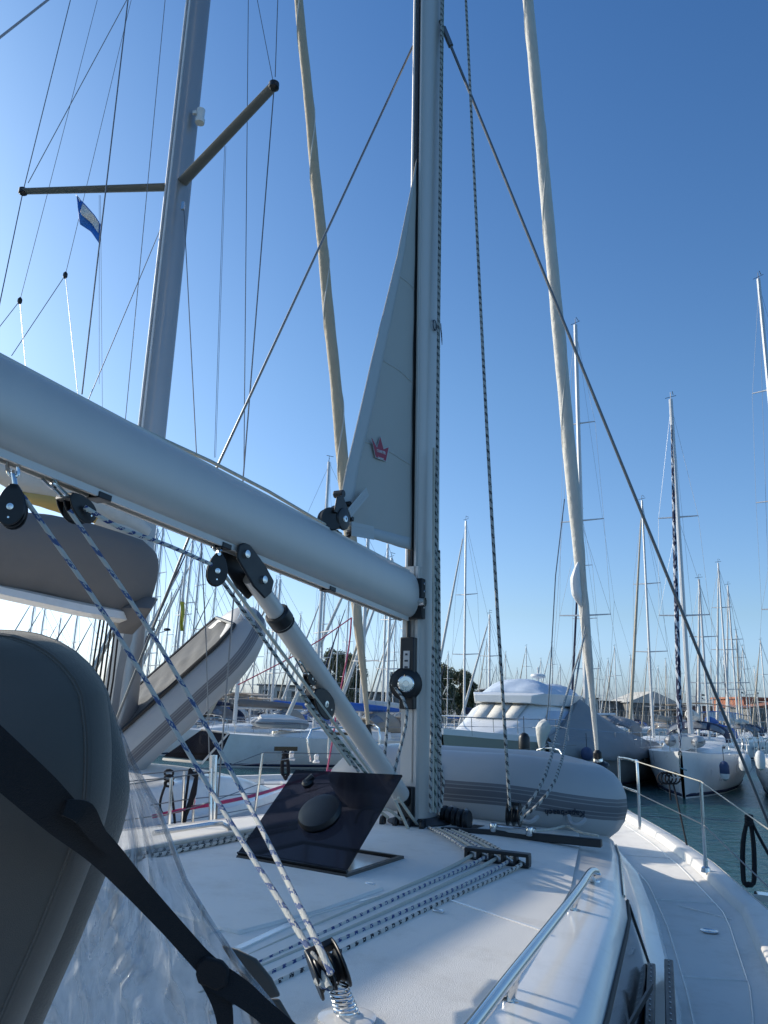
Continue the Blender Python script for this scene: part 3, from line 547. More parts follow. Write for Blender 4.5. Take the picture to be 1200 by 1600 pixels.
# handrail on the coachroof
zr_=ZR+.055
hp=[G(x,y,zr_) for x,y in ((690,1664),(742,1598),(800,1523),(860,1447),(905,1389),(922,1364))]
hr=MB().tube(hp[:-1]+[hp[-1],G(931,1362,zr_-.01),G(934,1370,zr_-.03)],.0165,12,4).build('handrail',steel,Y)
for x,y,t_ in ((795,1568,.0),(893,1424,0),(927,1377,0)):
    base=G(x,y,ZR-.035); tp=min(hp,key=lambda q:(q-base).length)
    best=None
    for i in range(len(hp)-1):
        for k in range(21):
            q=hp[i].lerp(hp[i+1],k/20)
            dd=abs(LF(q)[1]-LF(base)[1])
            if best is None or dd<best[0]: best=(dd,q)
    m=MB().tube([base,best[1]],.014,10); m.lathe([(.038,-.004),(.036,.006),(.018,.010),(.016,.03)],base,(0,0,1),16); m.build('handrail_post',steel,hr)
# port handrail
m=MB(); P=[B(-1.30+.07*k,-2.6+.55*k,ZR+.045) for k in range(4)]; P=[G(240,1302,ZR+.05),G(300,1293,ZR+.05),G(346,1287,ZR+.05),G(366,1300,ZR-.01)]; m.tube(P,.014,8,2).build('handrail',steel,Y)
# line organiser on the roof
oa,ob=G(728,1337,ZR+.02),G(828,1349,ZR+.02); od=(ob-oa).normalized(); oc=(oa+ob)/2; on=V((-od.y,od.x,0))
m=MB().box(oc+V((0,0,.035)),(ob-oa)/2,on*.028,V((0,0,.008))).box(oc+V((0,0,-.012)),(ob-oa)/2,on*.028,V((0,0,.008)))
for k in range(6): m.box(oa.lerp(ob,.02+.96*k/5)+V((0,0,.012)),od*.008,on*.026,V((0,0,.022)))
org=m.build('line_organiser',black,Y,bevel=.004)
aft=[(379,1494),(399,1501),(402,1510),(420,1518),(422,1533)]
rm=[(creamrope,'plain cream rope','innermost'),(ropeblue2,'blue dashed rope','second from the hatch'),(creamrope,'cream rope','in the middle'),(ropeblue2,'blue dashed rope','fourth from the hatch'),(ropeblack,'black dashed rope','outermost, nearest the handrail')]
for k in range(5):
    s=oa.lerp(ob,.11+.96*k/5); s=V((s.x,s.y,roofz(LF(s)[0],LF(s)[1])+.022)); e=G(*aft[k],ZR+.015); e=e+(e-s)*.12
    ppp=[s.lerp(e,t)+on.cross(V((0,0,1))).normalized()*0+V((0,0,-.010*min(1,t*8)))+on*0+od*(.006*math.sin(t*7+k*2)) for t in [j/10 for j in range(11)]]
    tag(MB().tube(ppp,.0088,10,2).build('deck_rope',rm[k][0]),f'{rm[k][1]} aft of the line organiser, {rm[k][2]} of five','rope','halyards led aft over the roof')
    m0=B(.16+.05*k,-.22,ZR+.03); q=MB().tube([m0,s.lerp(m0,.5)+V((0,0,.012)),s],.0088,8,3); tag(q.build('deck_rope',(ropeblue2,creamrope,ropeblue2,creamrope,ropeblack)[k]),('blue flecked rope nearest the hatch, ','plain cream rope, second from the hatch, ','blue flecked rope, third from the hatch, ','plain cream rope, fourth from the hatch, ','black flecked rope, nearest the dinghy, ')[k]+'between mast foot and organiser','rope','ropes from the mast foot to the organiser')
# clip marks: small connector across ropes
# port side pair of roof ropes
for k,(a,b,mm,lb) in enumerate((((262,1322),(410,1296),creamrope,'cream rope along the port side of the roof, upper of the pair'),((262,1336),(410,1306),ropeblack,'black dashed rope along the port side of the roof, lower of the pair'))):
    A,Bp=G(*a,ZR+.02),G(*b,ZR+.02); A=A+(A-Bp)*.5; Bp=Bp+(Bp-A)*.3; A.z=roofz(*LF(A))+.016; Bp.z=roofz(*LF(Bp))+.016
    for j in (0,1):
        pass
    tag(MB().tube([V((*(A.lerp(Bp,j/8)).xy,roofz(*LF(A.lerp(Bp,j/8)))+.014)) for j in range(9)],.010,8).build('deck_rope',mm),lb,'rope','ropes along the port side of the roof')
tag(MB().tube([V((*(p_:=G(200,1340,ZR+.02).lerp(G(415,1301,ZR+.02),j/8)).xy,roofz(*LF(p_))+.014)) for j in range(9)],.009,8).build('deck_rope',ropebw),'flecked rope between the cream and black ropes on the port side of the roof','rope','ropes along the port side of the roof')
# mast-foot blocks cluster
t=thing('mast_foot_blocks',B(.15,-.18,ZR),'black turning blocks clustered round the foot of the mast','blocks')
for k in range(5):
    MB().lathe([(.02,-.016),(.052,-.016),(.058,-.01),(.058,.01),(.052,.016),(.02,.016)],B(.13+.05*k,.10-.03*k,ZR+.065),RT,18).build('sheave',black,t)
for k in range(4):
    MB().lathe([(.012,-.014),(.035,-.014),(.04,0),(.035,.014),(.012,.014)],B(-.14+.09*k,-.24,ZR+.035),RT*.9+FW*.2,16).build('sheave',black,t)
m=MB(); m.box(B(.02,-.22,ZR+.012),RT*.26,FW*.05,V((0,0,.008))); m.box(B(.22,.02,ZR+.012),RT*.16,FW*.14,V((0,0,.008))); m.build('base_plate',black,t,bevel=.004)
for k in range(2): tag(MB().tube([B(-.28+.10*k,-.34,ZR+.02),B(-.27+.10*k,-.30,ZR+.09),B(-.2+.10*k,-.26,ZR+.11),B(-.1+.08*k,-.24,ZR+.06)],.009,8,4).build('rope_bight',creamrope),('left' if k==0 else 'right')+' pale rope loop at the mast foot behind the open hatch','rope','rope loops at the mast foot')
for k,(a,b) in enumerate((((617,1250),(640,1300)),((622,1246),(657,1296)))): tag(MB().tube([CL(*a,.05),CL(*b,.08)],.009,8).build('foot_rope',creamrope),('left' if k==0 else 'right')+' short pale rope slanting down to the mast foot blocks','rope','short ropes at the mast foot')
# hatch: dark sheet as opening, frame and raised smoked lid
ha,hb_,hc=G(372,1349,ZR),G(540,1378,ZR),G(628,1348,ZR); hd=ha+(hc-hb_); up3=V((0,0,1)); rz=lambda p:V((p.x,p.y,roofz(*LF(p))))
ha,hb_,hc,hd=[rz(p) for p in (ha,hb_,hc,hd)]
ctr=(ha+hb_+hc+hd)/4
def hl(p,k,z): q=ctr+(p-ctr)*k; return q+V((0,0,z))
m=MB(); C4=(ha,hb_,hc,hd); m.rings([[hl(p,1.03,.004) for p in C4],[hl(p,1.02,.016) for p in C4],[hl(p,.94,.016) for p in C4],[hl(p,.93,.006) for p in C4]],caps=False); hf=m.build('hatch_frame',black,Y,sharp=20)
m=MB(); m.add([hl(p,.935,.0085) for p in C4],[[0,1,2,3]]); m.build('dark_hatch_sheet',winm,hf)  # flat dark face instead of a hole, shade below deck put into its colour
l0,l1=CL(463,1205,LF(ha)[0]),CL(629,1213,LF(hb_)[0])
lidn=((hb_-ha).cross(l0-ha)).normalized()
lid=MB().prism([ha+up3*.02,hb_+up3*.02,l1,l0],lidn*.010).build('hatch_lid',smoked,Y)
m=MB(); e_=(hb_-ha).normalized(); v_=(l0-ha).normalized(); hv=ha.lerp(hb_,.5).lerp(l0.lerp(l1,.5),.52)
def onlid(px,py):
    r=ray(px,py); n=lidn; k=(ha-CP).dot(n)/r.dot(n); return CP+r*k
vc=onlid(503,1278); sgn=-1 if lidn.dot(CP-vc)<0 else 1
m.lathe([(.001,.05),(.075,.05),(.10,.042),(.108,.02),(.10,0),(.09,-.004)][::-1],vc+lidn*sgn*.008,lidn*sgn,30); m.build('vent_dome',black,lid)
m=MB(); hv=onlid(483,1228); m.lathe([(.028,0),(.03,.02),(.02,.03),(.001,.03)],hv+lidn*sgn*.008,lidn*sgn,14); m.tube([hv+lidn*sgn*.03,onlid(493,1222)+lidn*sgn*.04],.016,8); m.build('lid_handle',black,lid)
MB().prism([ha+up3*.016-e_*.005,hb_+up3*.016+e_*.005,hb_+v_*.03,ha+v_*.03],lidn*.018).build('hinge_strip',black,lid)
# hatch garage moulding panel aft of the hatch
P=[G(x,y,ZR+.0) for x,y in ((225,1350),(372,1352),(540,1381),(548,1386),(600,1396),(505,1432),(372,1470),(335,1462),(160,1400))]
m=MB(); m.prism([rz(p)-V((0,0,.004)) for p in P],V((0,0,.018))); m.build('raised_roof_panel',nonskid,Y,bevel=.008)
# smooth moulding stripes on the roof
m=MB()
for a,b,wd in (((370,1492),(480,1440),.012),((480,1440),(620,1398),.006),((700,1408),(855,1448),.006),((320,1470),(505,1420),.005)):
    A,Bp=rz(G(*a,ZR)),rz(G(*b,ZR)); n_=(Bp-A).cross(up3).normalized(); m.box((A+Bp)/2+V((0,0,.0045)),(Bp-A)/2,n_*wd,V((0,0,.0035)))
m.build('roof_seam',gel,Y)
# small latches on the roof
for x,y in ((578,1390),(685,1427)):
    p=rz(G(x,y,ZR)); MB().box(p+V((0,0,.008)),RT*.02,FW*.010,V((0,0,.006))).build('snap_fastener',steel,Y,bevel=.003)
# cabin side window and trims (starboard)
def side(f,t,off=.004):
    lt=interp(LT,f); top=roofz(lt,f); a=(lt+.115,top-.085); b=(lt+.185,ZD+.10); dl,dz=b[0]-a[0],b[1]-a[1]; L=math.hypot(dl,dz); return B(a[0]+dl*t-dz/L*off,f,a[1]+dz*t+dl/L*off)
win=MB().grid(lambda u,v:side(-.80-.16*v-3.6*u,.0+.97*v,.005),20,4).build('cabin_side_window',winm,Y)
m=MB(); m.tube([side(-.78-.3*k,-.05,.006) for k in range(12)],.0075,6); m.tube([side(-.80-.16*v,v,.009) for v in (0,.5,1)],.004,6); m.build('window_trim',roofd,Y)
m=MB(); m.tube([side(.5-.2*k,-.28,.004) for k in range(8)],.008,6); m.build('edge_moulding',steel,Y)
m=MB(); m.box(side(-1.9,.55,.012),FW*.35,V((0,0,.010)),RT*.004); m.build('window_latch',black,win)
# slotted black strips on the side deck
for (x0,y0),(x1,y1),w_ in (((1018,1512),(1014,1640),.016),((1045,1506),(1050,1640),.018)):
    zt_=ZD+.10; A,Bp=G(x0,y0,zt_+.018),G(x1,y1,zt_+.018); n_=(Bp-A).cross(up3).normalized(); s_=MB().box((A+Bp)/2,(Bp-A)/2,n_*w_,V((0,0,.018))).build('genoa_track',black,Y,bevel=.004)
    m=MB()
    for k in range(16): m.lathe([(.004,0),(.003,.002)],A.lerp(Bp,(k+.5)/16)+V((0,0,.019)),up3,8)
    m.build('track_hole',alugrey,s_)
MB().add([G(x,y,ZD+.042) for x,y in ((1000,1512),(1032,1500),(1062,1500),(1085,1640),(1000,1640))],[[0,1,2,3,4]]).build('side_ledge',gel,Y) if False else None
# deck filler
p=G(1108,1455,ZD+.006); m=MB().lathe([(.045,0),(.045,.004),(.036,.006),(.03,.003),(.001,.003)],p,up3,24); m.build('deck_filler_cap',steel,Y)
m=MB(); A,Bp=G(1060,1415,ZD+.003),G(1142,1436,ZD+.003); m.box((A+Bp)/2,(Bp-A)/2,(Bp-A).cross(up3).normalized()*.003,V((0,0,.002))); m.build('deck_seam',gel,Y)
m=MB()
for off,side_ in ((.235,0),):
    m.tube([B(interp(HB,f)-off,f,ZD+.001) for f in [4.2-.35*k for k in range(24)]],.006,6,ry=.6)
m.tube([B(interp(LT,f)+.345,f,ZD+.001) for f in [1.9-.35*k for k in range(18)]],.006,6,ry=.6)
m.build('deck_panel_border',gel,Y)
m=MB()
for k in range(4): A=B(interp(HB,2.4-1.5*k)-.235,2.4-1.5*k,ZD+.002); Bp=B(interp(LT,2.3-1.5*k)+.345,2.3-1.5*k,ZD+.002); m.tube([A,Bp],.005,6)
m.build('deck_panel_joint',gel,Y)
# port gunwale teak strip
m=MB(); P=[B(-interp(HB,f)+.07,f,ZD+.085) for f in (2.0,1.3,.62,-.1,-.8,-1.5)]; m.rings([[p+RT*a+V((0,0,b)) for a,b in ((-.04,0),(-.04,.012),(.04,.012),(.04,0))] for p in P]); m.build('port_rubbing_strip',teak,Y)
# port stanchions + lifelines + turnbuckles
pst=[]
for bx_,by_,tx,ty in ((397,1276,411,1176),(330,1300,336,1205),(262,1330,268,1215)):
    b0=G(bx_,by_,ZD+.09); t0=D(tx,ty,b0.y+.03); pst.append((b0,t0)); MB().tube([b0,t0],.0125,8).build('stanchion',steel,Y)
for k in (1,.5):
    MB().tube([pst[2][0].lerp(pst[2][1],k)-FW*2+V((0,0,0)),pst[2][0].lerp(pst[2][1],k),pst[1][0].lerp(pst[1][1],k),pst[0][0].lerp(pst[0][1],k),B(-1.1,3.2,ZD+.1+.55*k),B(-.3,5.2,ZD+.15+.6*k)],.004,6).build('lifeline',wire,Y)
# ================================================================== dinghy builder (local frame: x along, y across, z up)
def dinghy(t,L,W,r,base=gel,cover=False,far=False,keel=1.0):
    m=MB(); hx,hy=L/2,W/2-r
    path=[V((-hx,-hy,0)),V((-hx*.5,-hy,0)),V((0,-hy,0)),V((hx*.45,-hy*.97,.0)),V((hx*.78,-hy*.62,.03)),V((hx*.95,0,.05)),V((hx*.78,hy*.62,.03)),V((hx*.45,hy*.97,0)),V((0,hy,0)),V((-hx*.5,hy,0)),V((-hx,hy,0))]
    rad=[r]*11
    P=[V((-hx-.30,-hy,0)),V((-hx-.16,-hy,0))]+path+[V((-hx-.16,hy,0)),V((-hx-.30,hy,0))]; rad=[.05,r*.72]+rad+[r*.72,.05]
    tb=m.tube(P,rad,20 if not far else 10,4 if not far else 2,up=(0,0,1)).build('inflated_tube',tubem,t)
    m=MB(); R=[]
    for x,w,dz in ((-hx,.9,-.16),(-hx*.3,.9,-.2),(hx*.3,.85,-.16),(hx*.7,.5,-.05),(hx*.88,.12,.02)):
        R.append([V((x,-hy*w,-r*.3)),V((x,-hy*w*.5,(dz-.10)*keel)),V((x,0,(dz-.2)*keel)),V((x,hy*w*.5,(dz-.10)*keel)),V((x,hy*w,-r*.3)),V((x,hy*w*.5,0)),V((x,-hy*w*.5,0))])
    m.rings(R).build('floor_hull',base,t)
    MB().abox(-hx-.02,-hx+.03,-hy+.0,hy,-.25,r*.8).build('transom',dinghyd if cover else base,t,bevel=.01)
    if cover:
        def g(u,v):
            x=-hx-.05+(L*.93)*u; e=math.sqrt(max(0,1-max(0,(x-hx*.45)/(hx*.62))**2)); y=(v*2-1)*(hy+r*.30)*max(e,.08); return V((x,y,r*1.04+.05*max(0,(x-hx*.5))-.02*(1-(v*2-1)**2)+.014*math.sin(x*9+y*7)*(1-abs(v*2-1))+.010*math.sin(x*23-y*12)*(1-abs(v*2-1))))
        MB().grid(g,30,18).build('canvas_cover',canvasg,t,thick=.01,nofix=True)
        m=MB(); m.tube([g(u,0) for u in [k/30 for k in range(31)]]+[g(u,1) for u in [1-k/30 for k in range(31)]],.022,6); m.build('cover_rim',black,t)
    return tb
# our dinghy, athwart the foredeck upside down
t=thing('inflatable_dinghy',(0,0,0),'grey inflatable dinghy with dark stripes, upside down across the foredeck behind the mast','dinghy'); t['_b']=(0,0,0)
tb=dinghy(t,1.62,1.15,.25,keel=.5)
# lettering and emblem on the near tube (near side is local +y after turning over)
tb['_b']=(0,0,0)
text('Kapa-beach',.056,'tube_lettering',ink,tb,Matrix.Translation((.60+.243*.45,.235+.243*.85,.085))@Matrix.Rotation(-.50,4,'Z')@Matrix.Rotation(math.pi,4,'Z')@Matrix.Rotation(math.radians(70),4,'X')@Matrix.Identity(4),.004)
text('D',.17,'tube_emblem',dinghyd,tb,Matrix.Translation((-.16,.325+.228,-.115))@Matrix.Rotation(math.pi,4,'Z')@Matrix.Rotation(math.radians(90+27),4,'X')@Matrix.Rotation(.3,4,'Z'),.004)
for x in (0.02,.50,.78):
    yo=.56-max(0,x-.45)*.35; m=MB(); m.tube([V((x-.05,yo-.01,.10)),V((x-.02,yo+.03,.14)),V((x+.03,yo+.03,.14)),V((x+.06,yo-.01,.11))],.014,6,3); m.build('lifting_handle',dinghym,t)
# outward athwart axis: local x -> boat starboard ; flipped about x
M=Matrix((RT,-FW,V((0,0,-1)))).transposed().to_4x4()   # x->RT, y->-FW (near side), z->down
dc=B(.10,.90,1.92); M.translation=dc; t.matrix_world=M
# ================================================================== LEFT NEIGHBOUR YACHT
NO=V((-2.86,8.4,0))
NY=thing('sailing_yacht',NO+V((0,0,ZD)),'white yacht moored close on the left, tall grey mast and taupe sail cover','yacht')
yacht(NY,NO)
nb=D(186,1150,8.4); nt_=D(310,0,8.4); nu=(nt_-nb).normalized(); nb=nb-nu*((nb.z-ZR)/nu.z); ntop=nb+nu*18
R=[];m=MB(); mastmesh(m,nb,ntop,.17,.125); nm=m.build('mast',alugrey,NY)
m=MB()
for s in (-.028,.028): m.rings([[p-FW*.165+RT*s+RT*a+FW*b for a,b in ((-.005,-.02),(.005,-.02),(.005,.02),(-.005,.02))] for p in (nb+nu*1,ntop)])
m.build('luff_groove',white,nm)
sz=D(278,292,8.4).z; mid=D(278,292,8.4)
tl,trp=G(36,299,sz),G(428,134,sz)
def spreader(a,b,w0,w1,th=.022):
    d=(b-a).normalized(); s=d.cross(V((0,0,1))).normalized(); u=V((0,0,1)); R=[]
    for p,w in ((a,w0),(b,w1)): R.append([p+s*(w*math.cos(t))+u*(th*math.sin(t)) for t in [2*math.pi*j/12 for j in range(12)]])
    return MB().rings(R)
for q in (tl,trp):
    s_=spreader(mid+(q-mid)*.02,q,.075,.055,.028).build('spreader',spreadm,NY)
    MB().lathe([(.03,-.05),(.055,-.03),(.055,.03),(.03,.05)],q,(0,0,1),12).build('spreader_tip',black,s_)
# mast radar/light fitting
m=MB(); q=D(313,182,8.3); m.lathe([(.03,.12),(.055,.1),(.05,-.02),(.065,-.05),(.06,-.10),(.02,-.11)],q,(0,0,1),14); m.box(q+V((-.05,0,.05)),(.05,0,0),(0,.02,0),(0,0,.02)); m.build('steaming_light',gel,nm)
m=MB(); q=D(286,322,8.15); m.box(q,(.018,0,0),(0,.02,0),(0,0,.05)); m.build('halyard_exit_fitting',steel,nm)
wl=[# neighbour rigging: (x0,y0,d0,x1,y1,d1,r)
 (36,299,9.3,110,0,9.6,.008),(36,299,9.3,-10,520,8.2,.009),(44,286,9.3,198,0,9.0,.007),
 (428,134,7.6,402,0,7.8,.006),(430,120,7.6,434,0,7.6,.007),(428,140,7.6,337,1290,6.55,.009),
 (388,0,8.0,381,740,7.0,.006),(330,1290,6.6,322,1000,6.9,.006),(322,1000,6.9,287,322,8.2,.007),
 (200,0,8.0,128,616,7.6,.010),(258,0,8.3,196,655,8.0,.0055),(252,355,8.4,138,625,7.5,.006),
 (205,0,9.5,102,430,9.0,.0045),(102,430,9.0,18,556,8.6,.006),(102,430,9.0,122,620,8.4,.0045),
 (152,0,9.5,31,470,9.0,.0045),(31,470,9.0,-8,520,8.8,.006),(31,470,9.0,40,572,8.6,.0045),
 (351,228,8.0,335,715,7.8,.0035),(353,228,8.0,337,715,7.8,.003),(157,305,8.8,160,640,8.4,.003),(155,305,8.8,155,600,8.4,.003)]
for x0,y0,d0,x1,y1,d1,r_ in wl: MB().tube([D(x0,y0,d0),D(x1,y1,d1)],r_*.8,6).build('rigging_wire',wire,NY)
m=MB()
for x,y,d_ in ((102,430,9.0),(31,470,9.0)): m.lathe([(.01,-.05),(.03,-.02),(.03,.02),(.01,.05)],D(x,y,d_),V((0,0,1)),8)
m.build('backstay_sheaves',black,NY)
m=MB()
for x0,y0,x1,y1 in ((337,1180,334,1296),(330,1180,329,1292)): m.tube([D(x0,y0,6.6),D(x1,y1,6.55)],.017,8)
m.tube([D(333,1180,6.6),D(332,1200,6.6)],.03,8)
m.build('shroud_turnbuckle',steel,NY)
# white pole-like stay at the top left corner
MB().tube([D(-30,82,9),D(90,-12,10)],.018,8).build('topping_lift',alugrey,NY)
# boom and sail cover
bz=lambda x,y,d_=None:D(x,y,d_)
bm0=D(228,900,8.2); bm1=D(-160,815,6.2)
pts=[];m=MB();R=[]
topE=[(-200,650),(-60,715),(60,752),(130,790),(200,830),(226,850),(236,876)]
def covsec(k):
    # cross sections of the covered sail between left end and mast
    tab=[(-220,730,880,6.0),(-100,770,905,6.5),(0,798,925,7.0),(60,803,932,7.25),(120,815,946,7.5),(170,830,958,7.75),(208,842,966,7.95),(230,858,955,8.1),(238,872,935,8.2)]
    x,a,b,d_=tab[k]; A=D(x,a,d_); Bq=D(x-2,b,d_); c=(A+Bq)/2; h=(A-Bq).length/2; w=[.30,.30,.30,.29,.28,.26,.22,.15,.05][k]
    perp=RT
    return [c+V((0,0,1))*(h*math.cos(t))+perp*(w*math.sin(t)*(1+.25*math.cos(t))) for t in [2*math.pi*j/20 for j in range(20)]]
R=[covsec(k) for k in range(9)]
_c0=R[0]; R=[[p-FW*3.0+V((0,0,.05)) -V((0,0,0)) for p in _c0],[p-FW*1.4 for p in _c0]]+R
MB().rings(R).build('sail_cover',taupe,NY)
cv=[o for o in NY.children if o.name.startswith('sail_cover')][0]
m=MB(); m.rings([[D(x,y+dy,d_)+RT*dx for dy,dx in ((-9,.0),(-3,.08),(9,.10),(14,0),(6,-.1),(-4,-.06))] for x,y,d_ in ((-200,870,5.9),(0,922,6.95),(120,948,7.45),(200,962,7.9))]); m.build('boom',gel,NY)
# cloth hanging at the front of the cover
m=MB(); R=[]
for x,y,w,d_ in ((232,935,.1,8.0),(205,952,.27,7.85),(200,975,.17,7.9),(196,990,.03,7.95)): R.append([D(x,y,d_)+RT*(w*math.cos(t))+FW*(.10*math.sin(t)) for t in [2*math.pi*j/12 for j in range(12)]])
m.rings(R).build('cover_front_flap',taupe,cv)
# rolled sail folds spilling from the top of the cover
for (P,r_,mm) in (([(-80,690),(30,745),(95,765),(150,792),(200,815),(232,835)],[.10,.16,.17,.15,.12,.07],furl),([(60,735),(110,752),(150,768),(185,782),(232,800)],[.03,.09,.12,.12,.07],furl),([(30,775),(80,782),(130,800),(170,815)],[.05,.10,.10,.04],ylw),([(150,812),(190,828),(228,850)],[.06,.10,.08],furl),([(140,770),(160,775),(185,790)],[.06,.09,.05],beige)):
    MB().tube([D(x,y,7.1+1.1*(x+80)/310) for x,y in P],r_,14,4).build('sail_fold',mm,NY)
MB().rings([[D(x,y,8.25)+RT*a*w+FW*b*w for a,b in ((-1,-1),(1,-1),(1,1),(-1,1))] for x,y,w in ((200,960,.06),(182,1050,.07),(170,1140,.07))]).build('mast_foot_sleeve',alugrey,nm)
# halyards hanging beside neighbour's mast
m=MB()
for k in range(6): m.tube([D(158+k*6,960,8.0),D(142+k*7,1060,8.0),D(136+k*6,1130,8.0)],.010,6)
m.build('mast_ropes',blackrope,NY)
# unseen bimini added to shade our deck, then the neighbour's hatch lid
m=MB(); m.grid(lambda u,v:B((u-.5)*3.1,-4.6-2.3*v,ZD+2.05+.22*math.sin(math.pi*u),NO),14,4); m.build('bimini',taupe,NY,thick=.02,nofix=True)
m=MB()
for sg in (-1,1):
    for ff in (-4.6,-6.9): m.tube([B(sg*1.6,-5.7,ZD+.1,NO),B(sg*1.55,ff,ZD+2.05,NO)],.015,6)
m.tube([B(-1.6,-5.7,ZD+.2,NO),B(1.6,-5.7,ZD+.2,NO)],.015,6); m.build('bimini_frame',steel,NY)
P=[D(315,1140,9.2),D(358,1146,9.0),D(338,1190,8.9),D(255,1182,9.3)]
MB().prism(P,V((0,.0,0))+FW*.02).build('hatch_lid',smoked,NY)
m=MB(); m.tube([D(315,1140,9.2),D(357,1146,9.0),D(316,1192,8.9),D(255,1186,9.3)],.015,6); m.build('hatch_rim',gel,NY)
# neighbour forestay with furled sail
a,b=D(575,1132,13.3),D(466,-10,11.0); P=[];r=[]
for k in range(70):
    q=k/69; P.append(a.lerp(a+(b-a)*1.1,q)+RT*math.sin(k*.5)*.006); r.append((.03+.085*min(1,q*5))*(1-.35*q)*(1+.025*math.sin(k*1.7)+.02*math.sin(k*.6)))
fg=MB().tube(P,r,12).build('furled_genoa',furltan,NY)
m=MB(); Q=[]
for k in range(300):
    q=.04+.95*k/299; i=q*69; i0=min(68,int(i)); rad=r[i0]; p=P[i0].lerp(P[i0+1],i-i0); ang=q*34; Q.append(p+(RT*math.cos(ang)+FW*math.sin(ang))*rad*1.0)
m.tube(Q,.014,5); m.build('sail_edge_spiral',furl,fg)
MB().tube([a,D(578,1150,13.3)],.04).build('furling_drum',black,fg)
# neighbour pulpit, stanchions
m=MB(); m.tube([D(592,1182,13.0),D(592,1138,13.0),D(572,1134,13.4),D(560,1140,12.6),D(560,1190,12.4)],.016,8,3); m.tube([D(560,1163,12.6),D(592,1160,13.0)],.011); m.build('pulpit',steel,NY)
MB().tube([D(485,1190,11.5),D(487,1140,11.5),D(560,1139,12.6)],.014,8,3).build('pulpit_side_rail',steel,NY)
for x0,y0,x1,y1,d_ in ((300,1300,306,1200,6.9),(283,1305,288,1205,6.9),(512,1185,514,1150,11.2),):
    MB().tube([D(x0,y0,d_),D(x1,y1,d_)],.012,8).build('stanchion',steel,NY)
for pts in ([(222,1210,6.8),(306,1202,6.9),(412,1192,8.6),(485,1180,11.5)],[(235,1258,6.8),(300,1248,6.9),(412,1238,8.6),(500,1205,11.5)],[(245,1290,6.8),(400,1262,8.4),(520,1225,11.5)]):
    MB().tube([D(*p) for p in pts],.0045,6).build('lifeline',wire,NY)
for x,y,d_ in ((455,1184,11.0),(494,1188,11.6)): MB().lathe([(.05,0),(.05,.02),(.03,.04),(.035,.10),(.02,.12)],D(x,y+4,d_),(0,0,1),10).build('deck_vent',gel,NY)
# ropes and coils on the rail
tag(MB().tube([G(228,1272,ZD+.35) if False else D(238,1276,6.9),D(300,1262,6.9),D(335,1256,6.9),D(400,1242,8.2),D(450,1226,9.5),D(520,1203,11.2),D(545,1196,12)],.016,8,3).build('mooring_rope',magenta),'magenta rope running along the neighbouring deck behind the stanchions','rope')
tag(MB().tube([D(510,1210,12.4),D(519,1160,12.6),D(528,1100,12.7),D(545,1012,12.9),D(549,965,13.0)],.014,6,3).build('pink_rope',magline),'pink rope rising from the neighbouring bow to the furled tan sail','rope')
tag(MB().tube([D(372,1070,14),D(450,1030,13.5),D(500,1000,13.2),D(548,966,13.0)],.011,6).build('pink_rope',magline),'thin pink line slanting up to the knot on the tan furled sail','rope')
def coil(name,P,d_,lb,r_=.011,loops=3,wid=9,gp_=None):
    x,y0,y1=P; t=thing(name,D(x,y1,d_),lb,'rope',gp_); m=MB()
    for k in range(loops): 
        w=wid*(.6+.2*k); m.tube([D(x,y0,d_-.01*k),D(x-w,y0+(y1-y0)*.4,d_-.012*k),D(x-w*.9,y1-8,d_-.02*k),D(x,y1-k*4,d_-.03),D(x+w*.9,y1-8,d_-.01),D(x+w*.8,y0+(y1-y0)*.4,d_+.01*k),D(x,y0,d_+.01)],r_,6,4)
    m.build('rope_coil',blackrope,t); m=MB()
    for k in range(4): m.tube([D(x-5,y0+3+k*4,d_-.03),D(x,y0+5+k*4,d_-.05),D(x+5,y0+3+k*4,d_-.02)],r_,6,3)
    m.build('rope_wrap',blackrope,t); return t
g2='black ropes tied on the left rail'
t=thing('tied_rope',D(264,1230,6.9),'knotted black rope hung on the rail nearest the grey canvas','rope',g2); m=MB()
for k in range(3): m.tube([D(264+7*math.cos(a),1208+k*8+5*math.sin(a),6.9-.02*k) for a in [j*.7 for j in range(10)]],.010,6)
m.build('knot',blackrope,t); m=MB(); m.tube([D(260,1222,6.9),D(252,1245,6.9),D(250,1262,6.9),D(256,1275,6.9)],.011,6,3); m.tube([D(266,1222,6.9),D(271,1260,6.9),D(275,1306,6.9)],.011,6); m.build('rope_tail',blackrope,t)
t=thing('tied_rope',D(303,1300,6.9),'bunched black rope tied to the left rail stanchion','rope',g2); m=MB(); m.tube([D(296,1202,6.9),D(305,1212,6.88),D(312,1202,6.9)],.018,6,3); m.tube([D(308,1205,6.9),D(302,1240,6.87),D(290,1275,6.9),D(286,1305,6.9)],[.012,.028,.016,.01],8,3); m.tube([D(296,1204,6.9),D(290,1250,6.9),D(285,1290,6.9)],.011,6); m.build('rope_tail',blackrope,t)
coil('rope_coil',(446,1172,1218),10.4,'black coiled rope hanging on the neighbouring yacht’s forward rail',.014,3,6)
coil('rope_coil',(1170,1272,1384),5.4,'black rope coil hanging off the starboard lifeline over the water',.011,2,13)
tag(MB().tube([D(1172,1275,5.4),D(1182,1300,5.4),D(1215,1360,5.3)],.010,6,3).build('rope_tail',blackrope),'black rope tail slanting from the starboard coil to the right edge','rope')
t=thing('rope_coil',D(1045,1235,7.5),'small dark rope coil looped over the forward starboard lifeline','rope'); m=MB()
for k in range(4): m.tube([D(1042+6*k-6+9*math.cos(a),1216+9*math.sin(a),7.4) for a in [j*.6 for j in range(11)]],.008,6)
